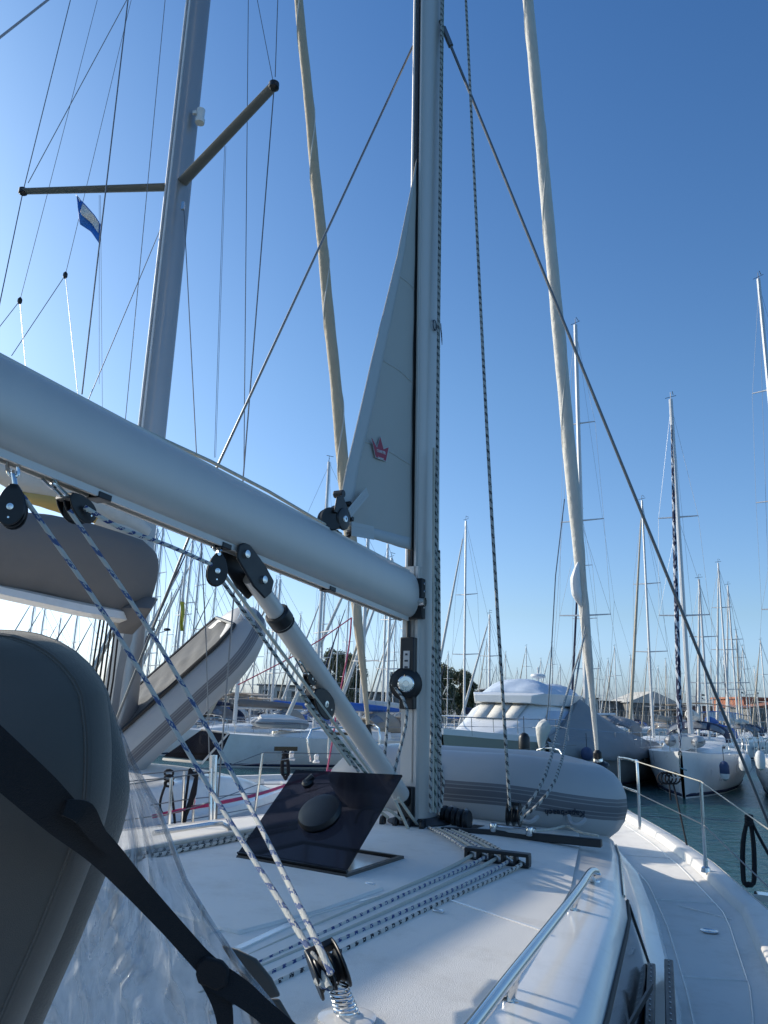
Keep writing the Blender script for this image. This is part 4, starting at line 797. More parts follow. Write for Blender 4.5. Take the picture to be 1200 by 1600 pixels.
m.build('rope_loops',blackrope,t); m=MB(); m.tube([D(1052,1225,7.4),D(1058,1250,7.3),D(1076,1334,7.0)],.008,6,3); m.tube([D(1046,1225,7.4),D(1048,1250,7.4)],.008); m.build('rope_tail',blackrope,t)
# hanging chrome snap hook line over dinghy
t=thing('hoisting_line',D(376,915,8.6),'thin line with steel snap hook holding up the tilted dinghy','hook'); MB().tube([D(381,870,8.6),D(377,935,8.6)],.006,6).build('line',wire,t)
m=MB(); m.tube([D(377,935,8.6),D(373,945,8.6),D(377,957,8.6),D(380,945,8.6),D(377,935,8.6)],.008,6,3); m.tube([D(377,957,8.6),D(371,968,8.6),D(383,968,8.6),D(377,957,8.6)],.006,6); m.build('snap_hook',steel,t)
# tilted dinghy
t=thing('inflatable_dinghy',(0,0,0),'grey inflatable dinghy hoisted nose up over the neighbouring deck under a grey cover','dinghy'); t['_b']=(0,0,0)
dinghy(t,1.85,1.30,.235,cover=True)
A=D(236,1122,8.75); Bq=D(352,1016,8.95); ex=(Bq-A).normalized()
ez=(V((-.62,-.42,.55))); ey=ez.cross(ex).normalized(); ez=ex.cross(ey).normalized()
M=Matrix((ex,ey,ez)).transposed().to_4x4(); M.translation=(A+Bq)/2; t.matrix_world=M
# flags
def flag(x0,y0,w,h,d_,m1,lb,m2=None,sway=.0,cat='flag'):
    t=thing('flag',D(x0,y0,d_),lb,cat); a=D(x0,y0,d_); ex=D(x0+w,y0+sway,d_)-a; ez=D(x0+sway*.3,y0+h,d_)-a
    MB().grid(lambda u,v:a+ex*u*(1-.35*v)+ez*v+FW*(.05*math.sin(u*7+v*5)),10,12).build('cloth',m1,t,thick=.004,nofix=True)
    if m2: MB().grid(lambda u,v:a+ex*(.35+.55*u)*(1-.35*(.1+.5*v))+ez*(.15+.5*v)+FW*(.05*math.sin((.35+.55*u)*7+(.15+.5*v)*5))-FW*.012,8,8).build('cloth_patch',m2,t,thick=.003,nofix=True)
    MB().tube([a+(a-D(x0,y0+12,d_))*.6,a+ez*1.15],.004,5).build('halyard',wire,t); return t
t=thing('flag',D(150,372,8.7),'blue and white courtesy flag blown under the neighbour’s left spreader','flag')
P=[(118,305),(123,316),(133,322),(150,338),(156,352),(155,374),(140,362),(126,352),(127,330)]
def fl(u,v):
    a=D(118,306,8.8).lerp(D(156,345,8.7),u) if v<0 else None
    top=[(120,306),(132,318),(148,336),(157,350)]; bot=[(120,308),(124,350),(142,362),(156,382)]
    k=u*3; i=min(2,int(k)); f_=k-i; x0=top[i][0]+(top[i+1][0]-top[i][0])*f_; y0=top[i][1]+(top[i+1][1]-top[i][1])*f_; x1=bot[i][0]+(bot[i+1][0]-bot[i][0])*f_; y1=bot[i][1]+(bot[i+1][1]-bot[i][1])*f_
    return D(x0+(x1-x0)*v,y0+(y1-y0)*v,8.75+.05*math.sin(u*8+v*4))
MB().grid(fl,14,10).build('cloth',flagb,t,thick=.004,nofix=True)
MB().grid(lambda u,v:fl(.30+.66*u,.08+.50*v)+V((0,-.03,0)),10,6).build('white_panel',white,t,thick=.003,nofix=True)
MB().grid(lambda u,v:fl(0.0+.2*u,.0+.25*v)+V((0,-.03,0)),4,4).build('white_corner',white,t,thick=.003,nofix=True)
flag(287,940,-6,46,26,flagy,'ragged yellow flag flying among the masts left of the boom vang',sway=0)
# ================================================================== SPRAYHOOD, VINYL, STRAP (foreground left)
edge=[(986,-20),(988,30),(993,62),(1004,92),(1020,118),(1040,140),(1062,157),(1085,168),(1110,174),(1140,184),(1170,192),(1200,198),(1230,201),(1260,198),(1300,188),(1340,174),(1380,158),(1420,142),(1460,126),(1500,108),(1540,90),(1600,64),(1680,30)]
edge1_=[(986,-20),(988,30),(993,62),(1004,92),(1020,118),(1040,140),(1062,157),(1090,168),(1110,171),(1135,170),(1160,166),(1190,157),(1220,146),(1250,130),(1280,112),(1300,104),(1400,60),(1500,10),(1600,-40),(1680,-80)]
edge1=[(y,x-4) if y<1100 else (y,x-4-min(26,(y-1100)*.22)) for y,x in edge]
def shell(E,d0,bul,left):
    n=len(E)-1
    def fn(u,v):
        k=u*n; i=min(n-1,int(k)); f_=k-i; y=E[i][0]+(E[i+1][0]-E[i][0])*f_; x=E[i][1]+(E[i+1][1]-E[i][1])*f_
        a=v*math.pi*.62-.35; t=max(0,1-math.cos(max(0,a)))  # roll over the silhouette edge
        dist=d0-bul*math.sin(a)+0.03*math.sin(u*9)*v; xx=x-(left)*(1-math.cos(a)); yy=y+ (1-u)**3*60*(1-math.cos(a))
        return D(xx,yy,dist)
    return fn
SHp=thing('spray_hood',D(60,1600,1.2),'dark grey canvas spray hood with clear window, close at the lower left','spray hood')
MB().grid(shell(edge,1.28,.10,240),60,16).build('rear_canvas_panel',fabric2,SHp,thick=.004,nofix=True)
MB().grid(shell(edge1,1.17,.16,300),60,18).build('canvas_hood',fabric,SHp,thick=.004,nofix=True)
fh=shell(edge1,1.17,.16,300)
for vv in (.42,.445): MB().tube([fh(k/80,vv)+(CP-fh(k/80,vv)).normalized()*.004 for k in range(81)],.0016,5).build('stitch_line',fabric2,SHp)
MB().tube([fh(k/80,.432)+(CP-fh(k/80,.432)).normalized()*.002 for k in range(81)],.006,6).build('seam_fold',fabric,SHp)
m=MB(); ff=shell(edge,1.28,.10,240); m.tube([ff(u,.12) for u in [k/60 for k in range(61)]],.004,6); m.build('seam_piping',fabric,SHp)
VL=[(150,1108),(160,1160),(175,1230),(168,1300),(140,1380),(105,1470),(60,1560),(20,1660)]
VR=[(174,1112),(206,1190),(246,1262),(290,1378),(328,1440),(372,1505),(425,1570),(500,1680)]
def vin(u,v):
    k=u*7; i=min(6,int(k)); f_=k-i; xl=VL[i][0]+(VL[i+1][0]-VL[i][0])*f_; yl=VL[i][1]+(VL[i+1][1]-VL[i][1])*f_; xr=VR[i][0]+(VR[i+1][0]-VR[i][0])*f_; yr=VR[i][1]+(VR[i+1][1]-VR[i][1])*f_
    wr=.030*math.sin(v*13+u*5+1.2*math.sin(u*6))+.022*math.sin(v*27-u*9+2*math.sin(v*5))+.012*math.sin(u*17+v*6)+.014*abs(math.sin(v*34+u*13+2*math.sin(u*9)))+.008*abs(math.sin(v*19-u*31))
    return D(xl+(xr-xl)*v,yl+(yr-yl)*v,1.42+.06*math.sin(v*math.pi)+wr*(.3+.7*math.sin(math.pi*min(1,v*1.0))))
MB().grid(vin,140,110).build('clear_window',vinyl,SHp,nofix=True)
m=MB(); m.tube([vin(k/40,1) for k in range(41)],.0045,6); m.build('window_edge_binding',vinyl,SHp)
# grey flap at the window's foot
F1=[(345,1478),(372,1486),(400,1500),(424,1530),(438,1558),(415,1563),(392,1548),(362,1506)]
m=MB(); m.prism([D(x,y,1.50) for x,y in F1],V((0,.012,0))); m.prism([D(x,y,1.52) for x,y in ((378,1540),(405,1562),(436,1562),(470,1620),(400,1640))],V((0,.01,0))); m.build('corner_flap',fabric,SHp,bevel=.004)
# strap with buckle
st_=[(-60,1130,.86),(0,1186,.88),(60,1240,.92),(100,1278,.96),(160,1330,1.05),(215,1390,1.14),(270,1450,1.18),(310,1495,1.2),(335,1520,1.2)]
sw=[.024,.024,.023,.021,.018,.015,.0135,.0135,.015]
def ribbon(P,W,name,parent,mm=strapm,th=.003):
    pts=[D(*p) for p in P]; W2=W; pts,W2=spline(pts,5,list(W)); R=[]
    for i,p in enumerate(pts):
        d=(pts[min(i+1,len(pts)-1)]-pts[max(i-1,0)]).normalized(); v=(p-CP).normalized(); n=d.cross(v).normalized(); b_=d.cross(n)
        R.append([p+n*W2[i]*a+b_*th*c for a,c in ((-1,-1),(1,-1),(1,1),(-1,1))])
    return MB().rings(R).build(name,mm,parent)
SP=thing('buckle_strap',D(330,1520,1.2),'black webbing strap with buckle slanting across the clear window','strap')
ribbon(st_,sw,'strap',SP)
ribbon([(100,1262,.94),(130,1270,.96),(150,1300,1.0),(178,1335,1.05)],[.008,.013,.010,.005],'strap_keeper',SP)
ribbon([(335,1525,1.2),(375,1550,1.2),(410,1578,1.2),(470,1630,1.2)],[.018,.016,.0135,.0135],'strap_tail',SP)
ribbon([(332,1525,1.2),(345,1560,1.2),(352,1600,1.2),(352,1660,1.2)],[.018,.014,.011,.011],'strap_tail',SP)
m=MB(); P=[D(x,y,1.19) for x,y in ((308,1506),(320,1496),(346,1503),(357,1516),(354,1541),(338,1549),(309,1538),(305,1524))]; m.prism(P,V((0,.012,0))); m.build('buckle',strapm,SP,bevel=.003)
# ================================================================== BACKGROUND BOATS
def sailboat_parts(t,L,beam,fb,o,hullm,opts):
    """local frame: bow at -y end, stern +y, mast at origin; z=0 is the water"""
    mf=L*.40; hs=[]
    m=MB();R=[]
    st=[(0,.03,1.12),(.05,.16,1.1),(.15,.42,1.06),(.3,.74,1.02),(.5,.95,1.0),(.75,1,.98),(1,.86,.98)]
    for q,w,s in st:
        y=-mf+L*q; w*=beam/2; z=fb*s; rk=(1-q)**6*.5
        R.append([V((x,y+dy*rk,zz)) for x,zz,dy in ((-w,z,0),(-w*.97,z*.5,.5),(-w*.8,0,1),(-w*.4,-.3,1),(w*.4,-.3,1),(w*.8,0,1),(w*.97,z*.5,.5),(w,z,0))])
    m.rings(R,closed=False,caps=False); m.add(R[-1],[list(range(8))]); h=m.build('hull',hullm,t,sharp=60)
    m=MB(); m.rings([[r_[0]+V((0,0,.0)),V((0,r_[0].y,r_[0].z+.05)),r_[7]] for r_ in R],closed=False,caps=False); m.build('deck',gelfar,t)
    m=MB()
    for sgn in (-1,1): m.rings([[V((sgn*abs(r_[2].x)*k+sgn*.012,r_[2].y-.03*(1-k)*0,z)) for k,z in ((1.015,.06),(1.06,.17))] for r_ in R[:]],closed=False,caps=False)
    m.build('waterline_stripe',opts.get('stripe',navy),h,thick=.01,nofix=True)
    m=MB();R=[]
    for y,w,z in ((-mf*.42,.18,.08),(-mf*.3,.38,.22),(0,.55,.36),(L*.22,.62,.42),(L*.27,.62,.42)): w*=beam/2; R.append([V((-w-.1,y,fb-.02)),V((-w,y,fb+z*.85)),V((-w*.8,y,fb+z)),V((w*.8,y,fb+z)),V((w,y,fb+z*.85)),V((w+.1,y,fb-.02))])
    m.rings(R).build('cabin',gelfar,t,sharp=40)
    if opts.get('hwin',1):
        for sgn in (-1,1):
            for yy,ln in opts.get('wins',((-.2,.9),(2.2,.7))):
                w=beam/2*1.0; m=MB(); k=.93 if yy<1 else .985; m.box(V((sgn*w*k,yy,fb*.68)),V((.02,0,0)),V((0,ln/2,0)),V((0,0,.09))); m.build('hull_window',winm,h)
    m=MB()
    for sgn in (-1,1): m.box(V((sgn*(.60*beam/2+.0),L*.12,fb+.24)),V((.03,0,0)),V((0,L*.08,0)),V((0,0,.06)))
    m.build('cabin_window',winm,t)
    H=opts['mast']; r0=opts.get('r',.085)
    m=MB().tube([V((0,0,fb+.3)),V((0,opts.get('rake',0),H))],[r0,r0*.8],8); mm=m.build('mast',opts.get('mastm',alufar),t)
    m=MB(); m.tube([V((0,0,H)),V((0,0,H+.35))],.012,4); m.tube([V((-.25,.1,H+.12)),V((.25,-.1,H+.12))],.014,4); m.tube([V((.1,-.2,H+.3)),V((.1,.2,H+.3))],.015,4); m.build('masthead_gear',black,mm)
    for q,wd in ((.36,1.05),(.64,.85)) if not opts.get('three') else ((.28,1.15),(.5,1.0),(.74,.75)):
        z=fb+(H-fb)*q
        for sgn in (-1,1): MB().tube([V((0,.0,z)),V((sgn*wd,.18,z+.05))],[.04,.025],6).build('spreader',opts.get('mastm',alufar),mm)
    qs=[(.36,1.05),(.64,.85)] if not opts.get('three') else [(.28,1.15),(.5,1.0),(.74,.75)]
    m=MB(); wr=opts.get('wr',.010)
    for sgn in (-1,1):
        pts=[V((sgn*beam*.46,.25,fb))]+[V((sgn*wd,.18,fb+(H-fb)*q)) for q,wd in qs]+[V((0,0,H-.3))]
        m.tube(pts,wr,4); m.tube([V((sgn*beam*.42,.35,fb)),V((0,0,fb+(H-fb)*qs[0][0]))],wr,4); m.tube([pts[1],V((0,0,pts[2].z))],wr,4)
    m.tube([V((0,-mf+.1,fb*1.1)),V((0,0,H-.2))],wr*1.2,4); m.tube([V((beam*.3,L-mf,fb)),V((0,L*.42,fb+(H-fb)*.35)),V((0,0,H))],wr,4); m.tube([V((-beam*.3,L-mf,fb)),V((0,L*.42,fb+(H-fb)*.35))],wr,4)
    m.tube([V((0,.15,fb+1)),V((0,.12,H))],wr,4)
    m.build('standing_rigging',wire,t)
    if opts.get('furl',1):
        a,b=V((0,-mf+.15,fb*1.1+.15)),V((0,-.1,H-.4)); f_=opts.get('furlm',furl); m=MB().tube([a,a.lerp(b,.06),a.lerp(b,.5),a.lerp(b,.93)],[.02,.10,.085,.04],8); m.build('furled_genoa',f_,t)
    bz_=fb+1.25
    MB().tube([V((0,.1,bz_)),V((0,L*.36,bz_+.06))],.07,8).build('boom',alufar,t)
    if opts.get('cover') is not None: MB().tube([V((0,.12,bz_+.32)),V((0,.3,bz_+.28)),V((0,L*.2,bz_+.2)),V((0,L*.36,bz_+.12))],[.10,.22,.20,.10],10,2).build('sail_cover',opts['cover'],t)
    dc=opts.get('dodger',navy); m=MB()
    def dg(u,v): a=math.pi*u; w=beam*.30*(1+.12*v); return V((-math.cos(a)*w,L*.20+v*1.2+.25*(1-math.sin(a)),fb+.35+math.sin(a)**.6*(.55+.35*min(1,v*2.0))))
    m.grid(dg,14,5).build('spray_hood',dc,t,thick=.02,nofix=True)
    m=MB()
    for a0,a1 in ((.12,.34),(.38,.62),(.66,.88)): m.grid(lambda u,v:dg(a0+(a1-a0)*u,.02+.35*v)+V((0,-.03,.03)),4,2)
    m.build('hood_window',screen,t,thick=.01,nofix=True)
    if opts.get('bimini') is not None:
        m=MB(); m.grid(lambda u,v:V(((u-.5)*beam*.75,L*.42+v*2.0,fb+1.95+.15*math.sin(u*math.pi))),8,3); m.build('bimini',opts['bimini'],t,thick=.03,nofix=True)
        m=MB()
        for sgn in (-1,1):
            for yy in (L*.42,L*.42+2): m.tube([V((sgn*beam*.36,yy+.3,fb)),V((sgn*beam*.37,yy,fb+1.95))],.015,5)
        m.build('bimini_frame',steel,t)
    m=MB(); hp_=fb*1.08
    m.tube([V((-.45,-mf+1.1,hp_)),V((-.42,-mf+1.0,hp_+.6)),V((0,-mf+.05,hp_+.68)),V((.42,-mf+1.0,hp_+.6)),V((.45,-mf+1.1,hp_))],.014,5,2)
    for sgn in (-1,1):
        rail=[V((sgn*.42,-mf+1.0,hp_+.6))]
        for q,wx in ((.3,.72),(.5,.93),(.75,.98),(.98,.84)):
            y=-mf+L*q; p=V((sgn*wx*beam/2,y,fb)); m.tube([p,p+V((0,0,.62))],.012,4); rail.append(p+V((0,0,.6)))
        m.tube(rail,.008,4); m.tube([p-V((0,0,.28)) for p in rail],.007,4)
    m.build('guard_rails',steel,t)
    m=MB(); m.box(V((0,-mf-.12,fb*1.08)),V((.05,0,0)),V((0,.22,0)),V((0,0,.05))); m.tube([V((0,-mf-.3,fb*1.08)),V((0,-mf-.28,fb*.75)),V((.2,-mf-.2,fb*.7))],.03,5); m.build('anchor_roller',steel,t)
BG={}
def place(px,py,d_,az,lb,L=12,beam=3.8,fb=1.25,hullm=None,grp='moored sailboats across the fairway',name='sailboat',**o):
    """mast top seen on bearing px,py at distance d_"""
    r_=ray(px,py); xy=V((r_.x/r_.y*d_,d_,ZW)); H=ZC+r_.z/r_.y*d_-ZW; o['mast']=H; o['wr']=max(.004,.00016*d_)
    t=thing(name,(0,0,0),lb,'sailboat',grp); t['_b']=(0,0,0); sailboat_parts(t,L,beam,fb,None,hullm or gelfar,o)
    t.location=xy; t.rotation_euler=(0,0,math.radians(az)); return t
# az: rotation so that bow (-y local) points toward the camera and left
CB=place(1048,624,33.5,-26,'white sailboat with blue sprayhood and dinghy on its foredeck, right of the covered boat',L=13,beam=4.1,fb=1.45,wins=((1.2,.55),(3.4,.55)),furlm=spiralm,dodger=navy,bimini=beige,cover=furl,r=.11,three=0)
place(1185,436,33,-38,'white sailboat at the right edge with white fender, its mast cut by the frame',L=14,beam=4.3,fb=1.35,wins=((3,.6),),furl=0,dodger=beige,bimini=beige,r=.11,three=1,cover=furl)
BB=place(899,508,34,-31,'large sailboat fully wrapped in a grey tarpaulin behind our forestay',L=13,beam=4.2,fb=1.55,hullm=grayhull,wins=((1.5,.5),),dodger=tarp,furl=0,r=.12,three=1)
place(1003,782,48,-35,'sailboat with tan furled sail and beige awning, just right of the tarpaulin boat',furlm=furltan,dodger=beige,bimini=beige,cover=beige,hullm=gelfar)
place(1122,880,60,-35,'distant sailboat with three spreaders on its mast, left of the red building',three=1,cover=furl,dodger=taupe)
place(1137,915,64,-35,'distant sailboat just right of the three spreader mast, near the red building',cover=furl)
place(908,797,62,-30,'sailboat behind the tarpaulin boat with a dark navy furled sail',furlm=navy,three=1,dodger=navy)
place(728,814,52,-35,'sailboat with a lone tall mast above the white motor yacht, navy sail cover',cover=navy,dodger=blue)
place(514,722,38,-60,'light grey sailboat with dark rectangular hull window, below the hoisted dinghy’s nose',L=13,beam=4,fb=1.3,hullm=gelfar,cover=blue,dodger=beige,wins=((-2.2,1.1),),r=.1,furl=0)
place(389,850,44,-52,'sailboat with beige sprayhood and bare bundled mast halyards, left of the upturned tender',cover=taupe,dodger=beige,furl=0,r=.12)
place(575,840,40,-50,'white sailboat with brown arched sprayhood just left of our mast',L=12,fb=1.4,dodger=taupe,cover=furl,r=.1)
place(292,868,47,-40,'sailboat with white hull and beige bimini seen under the hoisted dinghy’s stern',cover=navy,bimini=beige,dodger=taupe)
place(438,905,50,-48,'sailboat with blue sail cover behind the light grey hull at left',cover=blue,dodger=blue,furlm=furltan)
place(612,872,46,-40,'sailboat with navy sprayhood glimpsed between the vang foot and our mast',cover=navy,dodger=navy)
place(765,960,58,-35,'sailboat with cream sail cover just behind the motor yacht’s flybridge',cover=furl,dodger=taupe)
place(1092,905,50,-30,'sailboat with blue sprayhood between the spiral furled sail and the red building',cover=blue,dodger=blue,bimini=blue)
grpf='distant masts beyond the fairway'
far=[(246,826,46),(256,818,50),(302,838,48),(316,842,52),(337,915,70),(56,930,60),(72,940,75),(124,940,70),(508,920,60),(606,850,55),(636,900,70),(470,960,85),(545,935,80),(420,985,90),(760,1000,110),(790,1020,120),(822,1010,115),(845,1030,120),(862,1005,110),(960,1010,110),(985,1025,120),(1040,1030,125),(1090,1005,100),(1160,1010,100),(1188,1000,90),(875,1040,125),(935,1035,115),(700,1020,100),(452,1010,110),(494,1000,105),(560,990,100),(365,960,80),(150,960,80),(95,965,90),(618,960,95),(1110,1035,125),(1012,1015,118),(775,1040,130),(808,1045,130),(1072,1040,128),(1178,1042,128),(285,900,66),(268,925,85),(405,930,75),(432,905,68),(530,965,90),(1150,985,85),(1130,1028,120),(950,1030,126),(922,1018,116),(1028,1042,130),(1060,1022,124)]
cols=[navy,furl,blue,taupe,beige,None]; protos=[]
for k in range(5):
    t=thing('sailboat',(0,0,0),'p','sailboat',grpf); t['_b']=(0,0,0); sailboat_parts(t,11+.4*k,3.6,1.2,None,gelfar if k!=2 else navy,dict(mast=14.0+k*.1,r=.075,three=k%2,cover=cols[k],furlm=(furl,furltan,navy,furl,furltan)[k],dodger=cols[(k+2)%5],bimini=cols[4] if k%2 else None,wr=.014)); protos.append(t)
order=sorted(range(len(far)),key=lambda i:far[i][0]); used=set()
ordn=lambda n:f"{n}{'th' if 10<=n%100<=20 else {1:'st',2:'nd',3:'rd'}.get(n%10,'th')}"
desc=['navy sail cover','cream sail cover','navy hull','taupe sail cover','beige sail cover']
for rank,i in enumerate(order):
    px,py,d_=far[i]; k=i%5; t=protos[k] if k not in used else copytree(protos[k]); used.add(k)
    r_=ray(px,py); H=ZC+r_.z/r_.y*d_-ZW; t.location=(r_.x/r_.y*d_,d_,ZW); s=H/(14.0+k*.1); t.scale=(min(1,s*1.25),min(1,s*1.25),s); t.rotation_euler=(0,0,math.radians(-35+random.uniform(-14,14)))
    t['label']=f"far sailboat with {desc[k]}, {ordn(rank+1)} distant mast from left"
# covered boat's tarpaulin
def tp(u,v):  # u bow->stern, v port->starboard ; local to BB
    L=13; mf=L*.4; y=-mf+.2+(L*.86)*u; w=[.12,.55,.85,1.0,1.02,1.03,1.0,.95][min(7,int(u*7))]; a=u*7-int(u*7); w2=[.12,.55,.85,1.0,1.02,1.03,1.0,.95,.95][min(8,int(u*7)+1)]; w=(w+(w2-w)*a)*2.12
    s=abs(v*2-1); rid=interp([(1,.35),(.9,.55),(.7,1.0),(.42,1.75),(.37,1.95),(.3,1.5),(.15,.75),(0,.45)],u)
    zz=1.50+rid*(1-s)**.85-.38*max(0,s-.86)/.14+.05*math.sin(u*22+s*7)*s+.04*math.sin(u*41-s*13)*s
    return V(((v*2-1)*w,y,zz))
BB['_b']=(0,0,0)
MB().grid(tp,60,36).build('tarpaulin',tarp,BB,thick=.02,nofix=True)
# hull band + dinghy on the blue-hooded boat, fenders
t=thing('inflatable_dinghy',(0,0,0),'small grey dinghy lying on the foredeck of the boat with the blue sprayhood','dinghy'); t['_b']=(0,0,0); dinghy(t,2.0,1.4,.22,cover=False,far=True)
M=CB.matrix_basis if False else Matrix.Translation(CB.location)@Matrix.Rotation(math.radians(-26),4,'Z')@Matrix.Translation((0,-2.6,1.95))@Matrix.Rotation(math.radians(90),4,'Z'); t.matrix_world=M
t=thing('inflatable_dinghy',(0,0,0),'upturned grey tender on the deck of the pale hulled boat at left','dinghy'); t['_b']=(0,0,0); dinghy(t,2.2,1.4,.22,cover=False,far=True); q=D(442,1130,37); t.matrix_world=Matrix.Translation(q)@Matrix.Rotation(math.radians(20),4,'Z')@Matrix.Rotation(math.pi,4,'X')
def fender(px,py,d_,lb,mm=fendb,r_=.17,h=.62,two=False,cover=True):
    c=D(px,py,d_); t=thing('fender',c,lb,'fender','fenders hung over the moored boats’ sides'); MB().lathe([(.02,-h/2),(r_*.7,-h/2+.05),(r_,-h/2+.16),(r_,h/2-.16),(r_*.7,h/2-.05),(.04,h/2)],c,(0,0,1),14).build('fender_body',mm,t)
    MB().tube([c+V((0,0,h/2-.02)),c+V((0,.05,h/2+.5))],.012,5).build('fender_line',blackrope,t)
    if two: MB().lathe([(.03,-h/2-.07),(r_*.8,-h/2-.0),(r_*1.02,-h/2+.14),(r_*1.02,-h/2+.18)],c,(0,0,1),14).build('fender_tip',fendw,t)
fender(1132,1203,29.5,'blue covered fender with white tip on the blue sprayhood boat',two=True)
fender(1164,1192,28,'white fender between the two boats at the right',fendw,r_=.2)
fender(1188,1188,26.5,'white fender hanging at the bow side of the rightmost boat',fendw,r_=.15)
fender(917,1178,30.0,'round blue fender on the flank of the tarpaulin covered boat',r_=.22,h=.5)
fender(819,1165,25.5,'black cylindrical fender on the olive hull of the motor yacht',black,r_=.18,h=.8)
# ================================================================== motor yacht
MY=thing('motor_yacht',(0,0,0),'white motor yacht with olive hull and blue white flybridge cover behind our dinghy','motor yacht'); MY['_b']=(0,0,0)
bowp=D(690,1155,27); 
# local: bow at origin pointing -x, stern +x ; y across
m=MB();R=[]
for x,w,z in ((0,.04,1.98),(.5,.45,1.95),(1.5,1.05,1.88),(3,1.6,1.8),(5,1.95,1.72),(8,2.05,1.66),(12.5,2.0,1.62)):
    R.append([V((x-.0,-w,z)),V((x+.25,-w*.92,z*.55)),V((x+.8,-w*.72,0)),V((x+.9,-w*.3,-.4)),V((x+.9,w*.3,-.4)),V((x+.8,w*.72,0)),V((x+.25,w*.92,z*.55)),V((x,w,z))])
m.rings(R,closed=False,caps=False).add(R[-1],[list(range(8))]); hull=m.build('hull',olive,MY,sharp=60)
m=MB(); m.rings([[r_[0]+V((0,-.02,-.0)),r_[0]+V((0,-.03,.2)),r_[7]+V((0,.03,.2)),r_[7]+V((0,.02,0))] for r_ in R],caps=True); m.build('deck',gelfar,MY)
m=MB(); RR=[]
for x,w,z in ((2.2,.6,.05),(3.2,1.1,.35),(4.2,1.35,.62),(5.4,1.5,1.28),(6.4,1.55,1.42),(9.5,1.55,1.35),(11.0,1.5,.4)): RR.append([V((x,-w-.15,1.85)),V((x,-w,1.85+z*.8)),V((x,-w*.7,1.85+z)),V((x,w*.7,1.85+z)),V((x,w,1.85+z*.8)),V((x,w+.15,1.85))])
m.rings(RR).build('superstructure',bluewhite if False else gelfar,MY,sharp=60)
sc=[o for o in MY.children if o.name.startswith('superstructure')][0]
m=MB()
for a,b in ((-.92,-.36),(-.32,.32),(.36,.92)): m.add([V((4.25,a*1.32*.75,1.85+.68)),V((4.25,b*1.32*.75,1.85+.68)),V((5.28,b*1.48*.72,1.85+1.27)),V((5.28,a*1.48*.72,1.85+1.27))],[[0,1,2,3]])
m.v=[p+V((-.03,0,.03)) for p in m.v]; m.build('windscreen_cover',furl,sc,thick=.02)
m=MB();
for sgn in (-1,): m.add([V((5.0,-1.60,2.3)),V((9.3,-1.70,2.3)),V((9.0,-1.62,2.9)),V((5.9,-1.58,2.9))],[[0,1,2,3]])
m.build('side_window_cover',bluewhite,sc,thick=.03)
m=MB(); RR=[]
for x,w,z0,z1 in ((5.0,1.2,3.15,3.45),(5.6,1.5,3.1,3.55),(9.8,1.55,3.1,3.6),(10.4,1.4,3.15,3.5)): RR.append([V((x,-w,z0)),V((x,-w-.06,z1)),V((x,w+.06,z1)),V((x,w,z0))])
m.rings(RR).build('flybridge',gelfar,MY,bevel=.03)
def fc(u,v): x=5.9+5.0*u; y=(v*2-1)*1.5; e=(1-abs(v*2-1)**3)*min(1,u/.12)**.6; return V((x,y,3.5+e*(.25+.38*abs(math.sin(u*5.2+.6))**.7*(1-.3*u))+.04*math.sin(x*9+y*5)-(.7*max(0,u-.8)/.2)))
MB().grid(fc,40,20).build('flybridge_cover',bluewhite,MY,thick=.02,nofix=True)
m=MB(); m.tube([V((8.8,.0,3.8)),V((8.8,0,4.25))],.06,8); m.lathe([(.05,-.1),(.3,-.05),(.34,.0),(.3,.09),(.12,.13)],V((8.8,0,4.35)),(0,0,1),16); m.tube([V((8.8,0,4.45)),V((8.8,0,4.75))],.04); m.build('radar_dome',gelfar,MY)
MB().tube([V((7.2,.9,3.7)),V((7.2,.9,4.5))],.015,5).build('antenna',steel,MY)
m=MB(); pr=[]
for s in (-1,1):
    pr=[]
    for x,w in ((.1,.1),(.9,.7),(1.8,1.1),(3,1.5),(4.4,1.8),(5.8,1.9),(7.2,1.95)): p=V((x,s*w,1.95)); m.tube([p,p+V((-.08,0,.62))],.014,5); pr.append(p+V((-.08,0,.62)))
    m.tube(pr,.018,5); m.tube([p-V((0,0,.3)) for p in pr],.010,4)
m.build('guard_rails',steel,MY)
for x0,x1 in ((4.2,6.2),):
    m=MB(); m.add([V((x0,-1.86,.85)),V((x1,-1.96,.85)),V((x1,-2.03,1.35)),V((x0,-1.93,1.35))],[[0,1,2,3]]); m.v=[p+V((0,-.03,0)) for p in m.v]; m.build('hull_window',winm,hull,thick=.02)
m=MB(); m.tube([V((-.1,0,2.0)),V((-.35,0,1.6)),V((-.2,0,1.3))],.06,6); m.build('bow_anchor',steel,MY)
MY.location=(bowp.x,bowp.y,ZW); MY.rotation_euler=(0,0,math.radians(57))
MY.location.z=ZW
# yellow-grey furled sail bag standing near B's bow
t=thing('sail_bag',D(848,1195,26),'cream rolled sail bag standing upright left of the tarpaulin boat','sail'); MB().tube([D(847,1200,26),D(846,1170,26),D(848,1140,26),D(856,1130,26)],[.05,.08,.24,.18],10,3).build('rolled_cloth',furl,t); MB().tube([D(853,1130,26),D(857,1100,26),D(868,900,26),D(882,780,27)],.02,6).build('stay',wire,t)
